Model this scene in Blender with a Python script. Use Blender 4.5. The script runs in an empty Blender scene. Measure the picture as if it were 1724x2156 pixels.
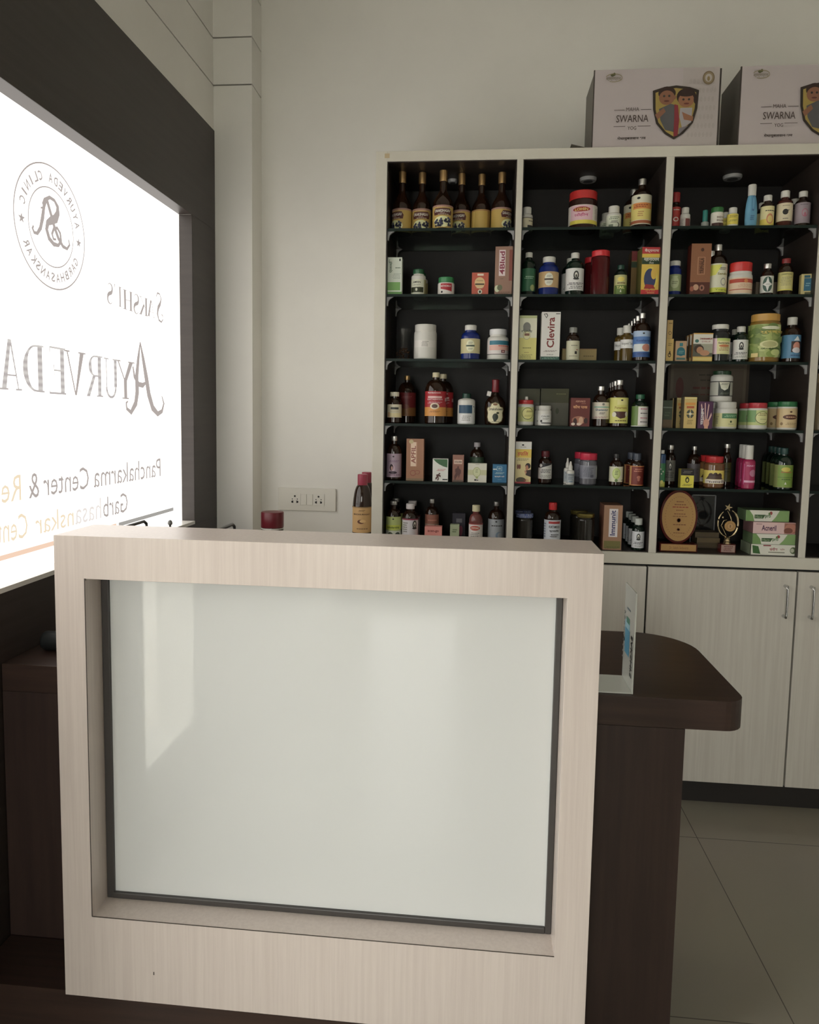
import bpy, bmesh, math, random
from mathutils import Vector, Matrix
random.seed(7)
PI = math.pi
SC = bpy.context.scene
COL = SC.collection
# ------------------------------------------------------------------ camera
FPX = 1519.6
EYE = Vector((0, 0, 1.44))
PITCH, YAW, ROLL, CYS = 0.0880, 0.0963, 0.0172, -59.63
_cy, _sy, _cp, _sp = math.cos(YAW), math.sin(YAW), math.cos(PITCH), math.sin(PITCH)
FW = Vector((-_sy * _cp, _cy * _cp, -_sp))
_R = Vector((_cy, _sy, 0)); _U = _R.cross(FW)
RT = math.cos(ROLL) * _R + math.sin(ROLL) * _U
UP = -math.sin(ROLL) * _R + math.cos(ROLL) * _U
cam = bpy.data.cameras.new('camera')
cam.sensor_fit = 'HORIZONTAL'; cam.sensor_width = 36
cam.lens = FPX * 36 / 1724
cam.shift_y = CYS / 1724
cam.clip_start = 0.02; cam.clip_end = 200
co = bpy.data.objects.new('camera', cam); COL.objects.link(co)
m4 = Matrix((RT, UP, -FW)).transposed().to_4x4(); m4.translation = EYE
co.matrix_world = m4
SC.camera = co
# ------------------------------------------------------------------ light and exposure
SC.view_settings.view_transform = 'Standard'
SC.view_settings.look = 'None'
SC.view_settings.gamma = 1
SC.view_settings.use_curve_mapping = False
SC.view_settings.exposure = 0.0
SC.cycles.use_denoising = True
SC.cycles.max_bounces = 10
SC.cycles.transparent_max_bounces = 24
SC.cycles.sample_clamp_indirect = 6
FILM = 2.2
world = bpy.data.worlds.new('daylight'); SC.world = world; world.use_nodes = True
wn = world.node_tree.nodes['Background']
wn.inputs[0].default_value = (1.0, 0.982, 0.95, 1); wn.inputs[1].default_value = 13.5

def area(name, loc, rot, sx, sy, power=0, portal=False, color=(1, .96, .9)):
    l = bpy.data.lights.new(name, 'AREA'); l.shape = 'RECTANGLE'; l.size = sx; l.size_y = sy
    l.energy = power; l.color = color
    if portal: l.cycles.is_portal = True
    o = bpy.data.objects.new(name, l); o.location = loc; o.rotation_euler = rot; COL.objects.link(o)
    return o
area('door_daylight_portal', (-1.30, .36, 1.14), (0, -PI / 2, 0), 1.95, .56, 1, True)
area('shopfront_daylight_portal', (-.5, -2.82, 1.2), (PI / 2, 0, 0), .8, 2.2, 1, True)

def at(u, v, Y):
    a = (u - 862) / FPX; b = -(v - 1078 - CYS) / FPX
    d = FW + a * RT + b * UP
    return EYE + d * (Y / d.y)
def atx(u, v, X):
    a = (u - 862) / FPX; b = -(v - 1078 - CYS) / FPX
    d = FW + a * RT + b * UP
    return EYE + d * (X / d.x)

# ------------------------------------------------------------------ materials
def lin(c):
    return tuple(((x / 255 + .055) / 1.055) ** 2.4 if x > 10 else x / 255 / 12.92 for x in c)
MATS = {}
def mat(name, rgb, rough=.5, metal=0., spec=.5, noise=0., scale=(8, 8, 8), rgb2=None, coat=0., bump=0.):
    if name in MATS: return MATS[name]
    m = bpy.data.materials.new(name); m.use_nodes = True
    nt = m.node_tree; b = nt.nodes['Principled BSDF']
    b.inputs['Base Color'].default_value = (*rgb, 1)
    b.inputs['Roughness'].default_value = rough
    b.inputs['Metallic'].default_value = metal
    b.inputs['Specular IOR Level'].default_value = spec
    b.inputs['Coat Weight'].default_value = coat
    b.inputs['Coat Roughness'].default_value = .03
    if noise or rgb2:
        tc = nt.nodes.new('ShaderNodeTexCoord'); mp = nt.nodes.new('ShaderNodeMapping')
        mp.inputs['Scale'].default_value = scale
        n = nt.nodes.new('ShaderNodeTexNoise'); n.inputs['Scale'].default_value = 1; n.inputs['Detail'].default_value = 4
        n.inputs['Roughness'].default_value = .6
        r = nt.nodes.new('ShaderNodeMix'); r.data_type = 'RGBA'
        c2 = rgb2 or tuple(x * (1 - noise) for x in rgb)
        r.inputs[6].default_value = (*rgb, 1); r.inputs[7].default_value = (*c2, 1)
        cr = nt.nodes.new('ShaderNodeMapRange'); cr.inputs[1].default_value = .35; cr.inputs[2].default_value = .65
        nt.links.new(tc.outputs['Object'], mp.inputs[0]); nt.links.new(mp.outputs[0], n.inputs['Vector'])
        nt.links.new(n.outputs['Fac'], cr.inputs[0]); nt.links.new(cr.outputs[0], r.inputs[0])
        nt.links.new(r.outputs[2], b.inputs['Base Color'])
        if bump:
            bp = nt.nodes.new('ShaderNodeBump'); bp.inputs['Strength'].default_value = bump; bp.inputs['Distance'].default_value = .002
            nt.links.new(n.outputs['Fac'], bp.inputs['Height']); nt.links.new(bp.outputs[0], b.inputs['Normal'])
    MATS[name] = m
    return m
def emis(name, rgb, s):
    if name in MATS: return MATS[name]
    m = bpy.data.materials.new(name); m.use_nodes = True; nt = m.node_tree; nt.nodes.clear()
    e = nt.nodes.new('ShaderNodeEmission'); e.inputs[0].default_value = (*rgb, 1); e.inputs[1].default_value = s
    o = nt.nodes.new('ShaderNodeOutputMaterial'); nt.links.new(e.outputs[0], o.inputs[0])
    MATS[name] = m
    return m
def clearm(name, tint, ior=1.45, rough=.02, gl=1.):
    """thin clear glass or plastic: tinted see-through with fresnel reflection"""
    if name in MATS: return MATS[name]
    m = bpy.data.materials.new(name); m.use_nodes = True; nt = m.node_tree; nt.nodes.clear()
    t = nt.nodes.new('ShaderNodeBsdfTransparent'); t.inputs[0].default_value = (*tint, 1)
    g = nt.nodes.new('ShaderNodeBsdfGlossy'); g.inputs[0].default_value = (gl, gl, gl, 1); g.inputs['Roughness'].default_value = rough
    f = nt.nodes.new('ShaderNodeFresnel'); ge = nt.nodes.new('ShaderNodeNewGeometry'); mi = nt.nodes.new('ShaderNodeMix')
    mi.inputs[2].default_value = ior; mi.inputs[3].default_value = 1 / ior      # the same thin-sheet reflection from both faces
    nt.links.new(ge.outputs['Backfacing'], mi.inputs[0]); nt.links.new(mi.outputs[0], f.inputs[0])
    mx = nt.nodes.new('ShaderNodeMixShader'); o = nt.nodes.new('ShaderNodeOutputMaterial')
    nt.links.new(f.outputs[0], mx.inputs[0]); nt.links.new(t.outputs[0], mx.inputs[1]); nt.links.new(g.outputs[0], mx.inputs[2])
    nt.links.new(mx.outputs[0], o.inputs[0])
    MATS[name] = m
    return m
def fade(c):
    l = lin(c); y = .25 * l[0] + .6 * l[1] + .15 * l[2]
    return tuple(min(.78, PG * (x * .86 + y * .14)) for x in l)
PG = 1.3     # printed colours are read from a dim shelf: bring them back to their daylight value
def ink(c):
    if not isinstance(c, tuple): return c
    k = 'print_%d_%d_%d' % c
    return mat(k, fade(c), .45)
WALL = mat('wall_paint', (.80, .785, .735), .75, noise=.04, scale=(3, 3, 3), bump=.15)
CEIL = mat('ceiling_paint', (.82, .80, .75), .8)
LAM = mat('pale_oak_laminate', (.63, .555, .505), .30, rgb2=(.575, .50, .455), scale=(150, 150, 4))
LAM2 = mat('pale_cabinet_laminate', (.66, .63, .565), .45, rgb2=(.60, .565, .505), scale=(90, 90, 2.5))
LAM3 = mat('cream_shelf_laminate', (.67, .645, .56), .5, rgb2=(.63, .60, .515), scale=(8, 8, 8))
DARK = mat('dark_wenge_laminate', (.036, .027, .022), .42, rgb2=(.028, .020, .016), scale=(3, 3, 60))
DESK = mat('dark_walnut_laminate', (.046, .026, .019), .34, rgb2=(.030, .017, .013), scale=(3, 60, 60))
BLK = mat('black_backing', (.012, .010, .009), .6)
GAP = mat('shadow_gap_black', (.01, .009, .008), .7)
FLOOR = None
CHROME = mat('chrome', (.6, .6, .6), .18, 1.)
WHITEP = mat('white_plastic', (.72, .71, .67), .35)

# ------------------------------------------------------------------ mesh helpers
class MB:
    def __init__(s): s.v = []; s.f = []; s.mi = []; s.ms = []; s.sm = []
    def m(s, m):
        if m not in s.ms: s.ms.append(m)
        return s.ms.index(m)
    def add(s, vs, fs, m, smooth=False):
        b = len(s.v); s.v += [tuple(p) for p in vs]; k = s.m(m)
        for f in fs: s.f.append([b + i for i in f]); s.mi.append(k); s.sm.append(smooth)
        return s
    def box(s, x0, x1, y0, y1, z0, z1, m):
        return s.add([(x0, y0, z0), (x1, y0, z0), (x1, y1, z0), (x0, y1, z0), (x0, y0, z1), (x1, y0, z1), (x1, y1, z1), (x0, y1, z1)],
              [(0, 3, 2, 1), (4, 5, 6, 7), (0, 1, 5, 4), (1, 2, 6, 5), (2, 3, 7, 6), (3, 0, 4, 7)], m)
    def lathe(s, prof, m, seg=32, rib=0., cx=0, cy=0, axis='z', mats=None):
        vs = []; fs = []
        for r, z in prof:
            for i in range(seg):
                a = 2 * PI * i / seg; rr = r * (1 - (rib if i % 2 else 0))
                p = (cx + rr * math.cos(a), cy + rr * math.sin(a), z)
                vs.append(p)
        for k in range(len(prof) - 1):
            for i in range(seg):
                j = (i + 1) % seg
                fs.append((k * seg + i, k * seg + j, (k + 1) * seg + j, (k + 1) * seg + i))
        fs.append(tuple(reversed(range(seg)))); fs.append(tuple(range((len(prof) - 1) * seg, len(prof) * seg)))
        return s.add(vs, fs, m, True)
    def prism(s, pts, d0, d1, m, plane='xz'):
        n = len(pts)
        if plane == 'xz': vs = [(x, d0, z) for x, z in pts] + [(x, d1, z) for x, z in pts]
        elif plane == 'yz': vs = [(d0, y, z) for y, z in pts] + [(d1, y, z) for y, z in pts]
        else: vs = [(x, y, d0) for x, y in pts] + [(x, y, d1) for x, y in pts]
        fs = [tuple(range(n)), tuple(reversed(range(n, 2 * n)))] + [(i, i + n, (i + 1) % n + n, (i + 1) % n) for i in range(n)]
        return s.add(vs, fs, m)
    def tube(s, pts, r, m, seg=12):
        pts = [Vector(p) for p in pts]; vs = []; fs = []
        n = len(pts); up = Vector((0, 0, 1))
        for i, p in enumerate(pts):
            t = (pts[min(i + 1, n - 1)] - pts[max(i - 1, 0)]).normalized()
            a = t.cross(up)
            if a.length < .15: a = t.cross(Vector((1, 0, 0)))
            a.normalize(); b = t.cross(a)
            rr = r[i] if isinstance(r, (list, tuple)) else r
            for k in range(seg):
                q = 2 * PI * k / seg; vs.append(p + a * math.cos(q) * rr + b * math.sin(q) * rr)
        for i in range(n - 1):
            for k in range(seg):
                j = (k + 1) % seg
                fs.append((i * seg + k, i * seg + j, (i + 1) * seg + j, (i + 1) * seg + k))
        fs.append(tuple(reversed(range(seg)))); fs.append(tuple(range((n - 1) * seg, n * seg)))
        return s.add(vs, fs, m, True)
    def build(s, name, parent=None, bevel=0., fix=True):
        me = bpy.data.meshes.new(name); me.from_pydata(s.v, [], s.f)
        for m in s.ms: me.materials.append(m)
        me.polygons.foreach_set('material_index', s.mi); me.polygons.foreach_set('use_smooth', s.sm)
        me.update()
        if fix:
            bm = bmesh.new(); bm.from_mesh(me); bmesh.ops.recalc_face_normals(bm, faces=bm.faces); bm.to_mesh(me); bm.free()
        if any(s.sm): me.set_sharp_from_angle(angle=math.radians(38))
        o = bpy.data.objects.new(name, me); COL.objects.link(o)
        if bevel:
            b = o.modifiers.new('bevel', 'BEVEL'); b.width = bevel; b.segments = 2; b.limit_method = 'ANGLE'; b.harden_normals = False
        if parent: o.parent = parent
        return o
def tag(o, label, cat, group=None):
    o['label'] = label; o['category'] = cat
    if group: o['group'] = group
    return o
def struct(o): o['kind'] = 'structure'; return o
def empty(name, loc, rz=0.):
    o = bpy.data.objects.new(name, None); o.empty_display_size = .02; o.location = loc; o.rotation_euler = (0, 0, rz)
    COL.objects.link(o); return o
def dup(root, loc, label, rz=None):
    r = root.copy(); COL.objects.link(r); r.location = loc; r['label'] = label
    if rz is not None: r.rotation_euler = (0, 0, rz)
    for ch in list(root.children):
        c = ch.copy(); COL.objects.link(c); c.parent = r
        for g in ch.children:
            d = g.copy(); COL.objects.link(d); d.parent = c
    return r
TXT = {}
def text_mesh(s, bold=False):
    if (s, bold) in TXT: return TXT[(s, bold)]
    c = bpy.data.curves.new('lettering', 'FONT'); c.body = s; c.resolution_u = 2
    if bold: c.offset = .022
    o = bpy.data.objects.new('lettering', c)
    me = bpy.data.meshes.new_from_object(o)
    vs = [(v.co.x, v.co.y) for v in me.vertices]; fs = [tuple(p.vertices) for p in me.polygons]
    bpy.data.objects.remove(o); bpy.data.curves.remove(c); bpy.data.meshes.remove(me)
    x0 = min(v[0] for v in vs); x1 = max(v[0] for v in vs); y0 = min(v[1] for v in vs); y1 = max(v[1] for v in vs)
    vs = [((x - (x0 + x1) / 2) / (x1 - x0), (y - (y0 + y1) / 2) / (y1 - y0)) for x, y in vs]
    TXT[(s, bold)] = (vs, fs)
    return TXT[(s, bold)]

# ---- printed artwork: elements in (s, t), s in -1..1 across the front, t in 0..1 up the label
def Rc(s0, t0, s1, t1, c): return ('p', [(s0, t0), (s1, t0), (s1, t1), (s0, t1)], c)
def El(s, t, a, b, c, n=20): return ('p', [(s + a * math.cos(2 * PI * i / n), t + b * math.sin(2 * PI * i / n)) for i in range(n)], c)
def Pg(pts, c): return ('p', pts, c)
def Tx(s, st, tt, w, h, c, rot=0, bold=False): return ('t', s, st, tt, w, h, c, rot, bold)
def Ln(s, t, w, h, n, c, seed=1):
    """small unreadable print: n thin lines of broken dashes"""
    r = random.Random(seed); out = []
    for k in range(n):
        tt = t + h / 2 - h * (k + .5) / n; x = s - w / 2 * r.uniform(.7, 1); e = s + w / 2 * r.uniform(.7, 1)
        while x < e:
            q = min(e, x + w * r.uniform(.08, .2)); out.append(Rc(x, tt - h / n * .22, q, tt + h / n * .22, c)); x = q + w * .035
    return ('g', out)
def flat(art):
    o = []
    for a in art:
        if a[0] == 'g': o += flat(a[1])
        else: o.append(a)
    return o
def apply_art(mb, art, fn, ds=.15):
    """fn(s,t,layer) -> point. polygons are cut into strips in s so they follow a curve"""
    L = 0
    for a in art:
        L += 1
        items = flat([a])
        for e in items:
            if e[0] == 'p':
                pts = e[1]; m = ink(e[2])
                s0 = min(p[0] for p in pts); s1 = max(p[0] for p in pts)
                n = max(1, int(math.ceil((s1 - s0) / ds)))
                if n == 1 or ds > 1:
                    mb.add([fn(s, t, L) for s, t in pts], [tuple(range(len(pts)))], m)
                else:
                    for k in range(n):
                        a0 = s0 + (s1 - s0) * k / n; a1 = s0 + (s1 - s0) * (k + 1) / n
                        q = clip(clip(pts, a0, 1), a1, -1)
                        if len(q) >= 3: mb.add([fn(s, t, L) for s, t in q], [tuple(range(len(q)))], m)
            else:
                _, st, cs, ct, w, h, c, rot, bold = e
                vs, fs = text_mesh(st, bold); m = ink(c)
                if rot == 90: pv = [(cs - y * w, ct + x * h) for x, y in vs]
                elif rot == -90: pv = [(cs + y * w, ct - x * h) for x, y in vs]
                else: pv = [(cs + x * w, ct + y * h) for x, y in vs]
                mb.add([fn(s, t, L) for s, t in pv], fs, m)
def clip(pts, x, sg):
    out = []; n = len(pts)
    for i in range(n):
        a, b = pts[i], pts[(i + 1) % n]; ia = (a[0] - x) * sg >= -1e-9; ib = (b[0] - x) * sg >= -1e-9
        if ia: out.append(a)
        if ia != ib:
            k = (x - a[0]) / (b[0] - a[0]); out.append((x, a[1] + k * (b[1] - a[1])))
    return out

# ------------------------------------------------------------------ dimensions of the room
W = 1.105; YB = 3.080; YC = 2.7156; XR = 3.0; YF = -2.7; ZC = 3.35
ZWT, ZS, YWJ, YWN, WT = 2.200, 1.0316, 2.711, .74, .0515
ZPT, YPIL, XPIL = 2.596, 2.952, -.949
G = [2.772, 2.9546, 3.137]
ZT, ZB, ZBB, ZDB, YP = 2.4184, .9653, .9218, .0961, 2.7556
XA, XI = -.4069, -.3644
DIV = [(.1076, .130), (.6311, .6578), (1.1605, 1.1851), (1.690, 1.715)]
XEND = 1.76

# ------------------------------------------------------------------ structure
def floor_mat():
    m = bpy.data.materials.new('beige_vitrified_tile'); m.use_nodes = True; nt = m.node_tree; b = nt.nodes['Principled BSDF']
    tc = nt.nodes.new('ShaderNodeTexCoord'); mp = nt.nodes.new('ShaderNodeMapping'); mp.inputs['Location'].default_value = (-.7917, -2.4985, 0)
    br = nt.nodes.new('ShaderNodeTexBrick'); br.offset = 0; br.inputs['Scale'].default_value = 1
    br.inputs['Brick Width'].default_value = .8; br.inputs['Row Height'].default_value = .8; br.inputs['Mortar Size'].default_value = .0016
    br.inputs['Color1'].default_value = (.30, .275, .22, 1); br.inputs['Color2'].default_value = (.29, .265, .212, 1); br.inputs['Mortar'].default_value = (.12, .11, .09, 1)
    n = nt.nodes.new('ShaderNodeTexNoise'); n.inputs['Scale'].default_value = 5; n.inputs['Detail'].default_value = 5
    mx = nt.nodes.new('ShaderNodeMix'); mx.data_type = 'RGBA'; mx.blend_type = 'MULTIPLY'; mx.inputs[0].default_value = .25
    nt.links.new(tc.outputs['Object'], mp.inputs[0]); nt.links.new(mp.outputs[0], br.inputs['Vector'])
    nt.links.new(br.outputs['Color'], mx.inputs[6]); nt.links.new(n.outputs['Color'], mx.inputs[7]); nt.links.new(mx.outputs[2], b.inputs['Base Color'])
    b.inputs['Roughness'].default_value = .22
    return m
struct(MB().box(-W - .25, XR, YF - .1, YB + .1, -.1, 0, floor_mat()).build('floor'))
struct(MB().box(-W - .25, XR + .1, YF - .1, YB + .1, ZC, ZC + .1, CEIL).build('ceiling'))
struct(MB().box(-W - .25, XR + .1, YB, YB + .12, 0, ZC, WALL).build('wall_back'))
struct(MB().box(XR, XR + .12, YF - .1, YB, 0, ZC, WALL).build('wall_right'))
# wall_left: courses above the dark surround, with shadow grooves; openings for window and door
wl = MB(); X0, X1 = -W - .22, -W - .004
def course(mb, z0, z1, y0, y1): mb.box(X0, X1, y0, y1, z0, z1, WALL)
cs = [ZPT] + G + [ZC]
for a, b in zip(cs[:-1], cs[1:]): course(wl, a + (.004 if a in G else 0), b - (.002 if b in G else 0), YF, YB)
wl.box(X0, X1 - .007, YF, YB, ZPT, ZC, mat('groove_shadow', (.2, .19, .17), .8))
course(wl, 0, ZS - .02, YWN, YB); course(wl, ZWT + .001, ZPT, YWN, YB); course(wl, ZS - .02, ZWT + .001, YWJ + .001, YB); course(wl, 0, ZPT, .64, YWN)
course(wl, 0, ZPT, YF, .08); course(wl, 0, .15, .08, .64); course(wl, 2.12, ZPT, .08, .64)
struct(wl.build('wall_left'))
wf = MB(); wf.box(-W - .22, -.9, YF - .1, YF, 0, ZC, WALL); wf.box(-.1, XR, YF - .1, YF, 0, ZC, WALL); wf.box(-.9, -.1, YF - .1, YF, 2.3, ZC, WALL)
wf.box(-.9, -.1, YF - .1, YF, 0, .08, WALL)
struct(wf.build('wall_front'))
pf = MB()
for a, b in zip([0] + G, G + [ZC]): pf.box(-W - .004, XPIL, YPIL, YB, a + (.004 if a in G else 0), b - (.002 if b in G else 0), WALL)
pf.box(-W - .004, XPIL - .006, YPIL + .006, YB, 0, ZC, MATS['groove_shadow'])
struct(pf.build('wall_pillar'))
# dark surround of the window
cl = MB(); c0 = -W - .004
def clad(y0, y1, z0, z1, xb=c0): cl.box(xb, -W, y0, y1, z0, z1, DARK)
clad(.66, YPIL, 0, ZS - .012); clad(.66, YPIL, ZWT, ZPT); clad(YWJ, YPIL, ZS - .012, ZWT); clad(.66, YWN, ZS - .012, ZWT)
cl.box(-W - WT - .03, -W - .002, YWN, YWJ, ZWT, ZWT + .012, DARK)      # head of the reveal
cl.box(-W - WT - .03, -W - .002, YWJ, YWJ + .012, ZS, ZWT, DARK); cl.box(-W - WT - .03, -W - .002, YWN - .012, YWN, ZS, ZWT, DARK)
struct(cl.build('trim_1', bevel=.0012))
struct(MB().box(-W - WT - .03, -W + .001, YWN, YWJ, ZS - .012, ZS, mat('white_sill', (.75, .73, .68), .3)).build('trim_2'))
# the frosted shop window with its cut-out lettering (seen from inside, so mirrored)
win = struct(empty('window_1', (-W - WT, (YWN + YWJ) / 2, ZS)))
def film_mat():
    m = bpy.data.materials.new('frosted_film_daylight'); m.use_nodes = True; nt = m.node_tree; nt.nodes.clear()
    e = nt.nodes.new('ShaderNodeEmission'); o = nt.nodes.new('ShaderNodeOutputMaterial')
    n = nt.nodes.new('ShaderNodeTexNoise'); n.inputs['Scale'].default_value = 1.6
    tc = nt.nodes.new('ShaderNodeTexCoord'); r = nt.nodes.new('ShaderNodeMix'); r.data_type = 'RGBA'
    r.inputs[6].default_value = (1.0, .96, .905, 1); r.inputs[7].default_value = (1.0, .945, .89, 1)
    nt.links.new(tc.outputs['Object'], n.inputs['Vector']); nt.links.new(n.outputs['Fac'], r.inputs[0]); nt.links.new(r.outputs[2], e.inputs[0])
    e.inputs[1].default_value = FILM; nt.links.new(e.outputs[0], o.inputs[0])
    return m
GX = -W - WT
pane = MB().box(GX - .008, GX, YWN, YWJ, ZS, ZWT, film_mat()).build('frosted_pane'); pane.parent = win; pane.matrix_parent_inverse = Matrix.Translation(-win.location)
L1 = emis('street_seen_through_letter', (.74, .66, .62), .62)
L2 = emis('street_seen_pale', (1., .93, .88), .84)
L3 = emis('street_seen_warm', (1., .84, .62), .9)
L4 = emis('street_seen_dark', (.62, .60, .56), .62)
L5 = emis('street_seen_salmon', (1., .72, .55), .92)
def blinds():
    m = bpy.data.materials.new('shutter_seen_through_letter'); m.use_nodes = True; nt = m.node_tree; nt.nodes.clear()
    e = nt.nodes.new('ShaderNodeEmission'); o = nt.nodes.new('ShaderNodeOutputMaterial'); e.inputs[1].default_value = .66
    w = nt.nodes.new('ShaderNodeTexWave'); w.bands_direction = 'Z'; w.inputs['Scale'].default_value = 17
    tc = nt.nodes.new('ShaderNodeTexCoord'); r = nt.nodes.new('ShaderNodeMix'); r.data_type = 'RGBA'
    r.inputs[6].default_value = (.74, .68, .66, 1); r.inputs[7].default_value = (1, .95, .9, 1)
    nt.links.new(tc.outputs['Object'], w.inputs['Vector']); nt.links.new(w.outputs['Fac'], r.inputs[0]); nt.links.new(r.outputs[2], e.inputs[0])
    nt.links.new(e.outputs[0], o.inputs[0]); return m
BL = blinds()
LX = GX + .0009
def stroke(pts, w):
    """ribbon polygons of width w (or widths) along pts, as quads"""
    out = []; n = len(pts); ws = w if isinstance(w, list) else [w] * n; L = []
    for i, p in enumerate(pts):
        a = pts[max(i - 1, 0)]; b = pts[min(i + 1, n - 1)]; dx, dy = b[0] - a[0], b[1] - a[1]; l = math.hypot(dx, dy) or 1
        nx, ny = -dy / l * ws[i] / 2, dx / l * ws[i] / 2; L.append(((p[0] + nx, p[1] + ny), (p[0] - nx, p[1] - ny)))
    for i in range(n - 1): out.append([L[i][0], L[i][1], L[i + 1][1], L[i + 1][0]])
    return out
def arc(cx, cy, rx, ry, a0, a1, n=14): return [(cx + rx * math.cos(math.radians(a0 + (a1 - a0) * i / n)), cy + ry * math.sin(math.radians(a0 + (a1 - a0) * i / n))) for i in range(n + 1)]
def Rr(x0, y0, x1, y1): return [[(x0, y0), (x1, y0), (x1, y1), (x0, y1)]]
def swell(n, a, b): return [a + (b - a) * math.sin(PI * i / (n - 1)) ** 2 for i in range(n)]
TH, TN, SF = .20, .045, .035
def serif(x, y, w=.34): return Rr(x - w / 2, y, x + w / 2, y + SF)
GL = {
 'A': [[(.42, 1), (.56, 1), (.88, 0), (.68, 0)], [(.42, 1), (.47, .93), (.15, 0), (.10, 0)]] + Rr(.22, .28, .74, .31) + serif(.12, 0, .28) + serif(.78, 0, .38),
 'Y': [[(.08, 1), (.28, 1), (.58, .48), (.42, .48)], [(.84, 1), (.90, 1), (.56, .48), (.50, .48)]] + Rr(.42, 0, .58, .5) + serif(.18, .965) + serif(.86, .965, .26) + serif(.5, 0),
 'U': Rr(.12, .28, .30, 1) + stroke(arc(.5, .28, .29, .26, 180, 360), swell(15, .10, .06)) + Rr(.76, .28, .81, 1) + serif(.21, .965) + serif(.78, .965, .28),
 'R': Rr(.14, 0, .33, 1) + stroke([(.33, .975)] + arc(.5, .74, .26, .235, 90, -90) + [(.33, .505)], [.04] * 3 + swell(12, .04, .17) + [.04] * 2) + [[(.46, .5), (.62, .5), (.98, 0), (.80, 0)]] + serif(.23, .965, .36) + serif(.23, 0, .36),
 'V': [[(.06, 1), (.26, 1), (.54, .0), (.46, 0)], [(.86, 1), (.92, 1), (.54, 0), (.48, 0)]] + serif(.16, .965, .36) + serif(.89, .965, .26),
 'E': Rr(.14, 0, .34, 1) + Rr(.14, .96, .86, 1) + Rr(.14, 0, .90, .04) + Rr(.34, .49, .66, .525) + [[(.86, 1), (.82, 1), (.86, .76)], [(.90, 0), (.86, 0), (.90, .26)]] + Rr(.64, .40, .67, .62) + serif(.2, .965, .26) + serif(.2, 0, .26),
 'D': Rr(.14, 0, .34, 1) + stroke([(.34, .975)] + arc(.42, .5, .44, .475, 90, -90) + [(.34, .025)], [.04] * 3 + swell(12, .05, .2) + [.04] * 2) + serif(.2, .965, .26) + serif(.2, 0, .26),
 'K': Rr(.14, 0, .33, 1) + [[(.82, 1), (.88, 1), (.36, .42), (.33, .46)], [(.42, .54), (.54, .62), (.96, 0), (.76, 0)]] + serif(.23, .965) + serif(.23, 0) + serif(.85, .965, .26) + serif(.86, 0, .3),
 'H': Rr(.12, 0, .30, 1) + Rr(.68, 0, .86, 1) + Rr(.3, .49, .68, .525) + serif(.21, .965) + serif(.21, 0) + serif(.77, .965) + serif(.77, 0),
 'I': Rr(.38, 0, .60, 1) + serif(.49, .965, .44) + serif(.49, 0, .44),
 'S': stroke(arc(.5, .75, .28, .23, 35, 270, 12) + arc(.5, .26, .30, .24, 90, -150, 12)[1:], [.04] * 4 + [.07, .1, .13, .15, .17, .18] + [.19] * 6 + [.17, .15, .12, .1, .07] + [.04] * 4) + Rr(.76, .76, .8, .97) + Rr(.16, .03, .2, .26),
 "'": [[(.4, 1), (.6, 1), (.53, .7), (.47, .7)]],
}
SWA = stroke([(.52, 1.0), (.47, .75), (.40, .45), (.36, .2), (.37, .0), (.42, -.2)] and [(.50, 1.0), (.40, .62), (.30, .25), (.14, -.05), (-.05, -.22), (-.28, -.22), (-.36, -.10), (-.33, .02)], [.03, .08, .14, .18, .20, .16, .08, .03]) + \
      stroke([(.50, 1.0), (.62, .6), (.70, .2), (.78, -.12), (.92, -.22), (1.04, -.14), (1.05, .0), (.99, .03)], [.05, .10, .12, .12, .10, .06, .05, .04]) + \
      stroke([(.30, .24), (.45, .14), (.62, .22), (.80, .52)], [.05, .09, .07, .03])
SWS = stroke([(.84, .84), (.72, .99), (.48, .98), (.34, .82), (.44, .64), (.66, .46), (.74, .24), (.60, .03), (.34, -.02), (.16, .10), (.20, .24), (.32, .26)], [.05, .07, .06, .09, .15, .18, .14, .09, .07, .06, .06, .04])
def letters(name, polys, m):
    mb = MB()
    for pl in polys: mb.add([(LX, y, z) for y, z in pl], [tuple(range(len(pl)))], m)
    o = mb.build(name, fix=False); o.parent = win; o.matrix_parent_inverse = Matrix.Translation(-win.location); return o
def placed(gl, ua, ub, vt, vb):
    """glyph box from its first (far) edge ua to its last edge ub; top/bottom rows vt, vb"""
    p = atx(ua, (vt + vb) / 2, LX); q = atx(ub, (vt + vb) / 2, LX); zt = atx((ua + ub) / 2, vt, LX).z; zb = atx((ua + ub) / 2, vb, LX).z
    return [[(p.y + (q.y - p.y) * x, zb + (zt - zb) * z) for x, z in g] for g in gl]
def Yw(u, v): return atx(u, v, LX).y
def Zw(u, v): return atx(u, v, LX).z
def traced6(pts, w): return stroke([(Yw(x / 3.717, 680 + y / 3.717), Zw(x / 3.717, 680 + y / 3.717)) for x, y in pts], w)
letters('letter', traced6([(1097, 150), (1120, 280), (1145, 430), (1165, 560), (1195, 665), (1235, 712), (1268, 690), (1282, 630), (1266, 572)], [.006, .020, .028, .028, .026, .020, .016, .012, .006]) +
        traced6([(1097, 150), (1082, 280), (1070, 420), (1074, 540), (1062, 630), (1025, 700), (992, 670), (988, 625), (1002, 612)], [.006, .018, .024, .026, .024, .018, .012, .010, .006]) +
        traced6([(1040, 340), (1052, 420), (1085, 480), (1118, 488), (1138, 470)], [.008, .014, .018, .018, .010]), L1)
for g, ua, ub, vt, vb, m in (('Y', 284, 243, 760, 840, L1), ('U', 250, 217, 755, 838, BL), ('R', 218, 181, 748, 835, BL), ('V', 180, 137, 740, 832, L1), ('E', 141, 99, 731, 830, BL), ('D', 96, 46, 725, 825, BL), ('A', 44, -4, 714, 821, BL)):
    letters('letter', placed(GL[g], ua, ub, vt, vb), m)
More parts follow.
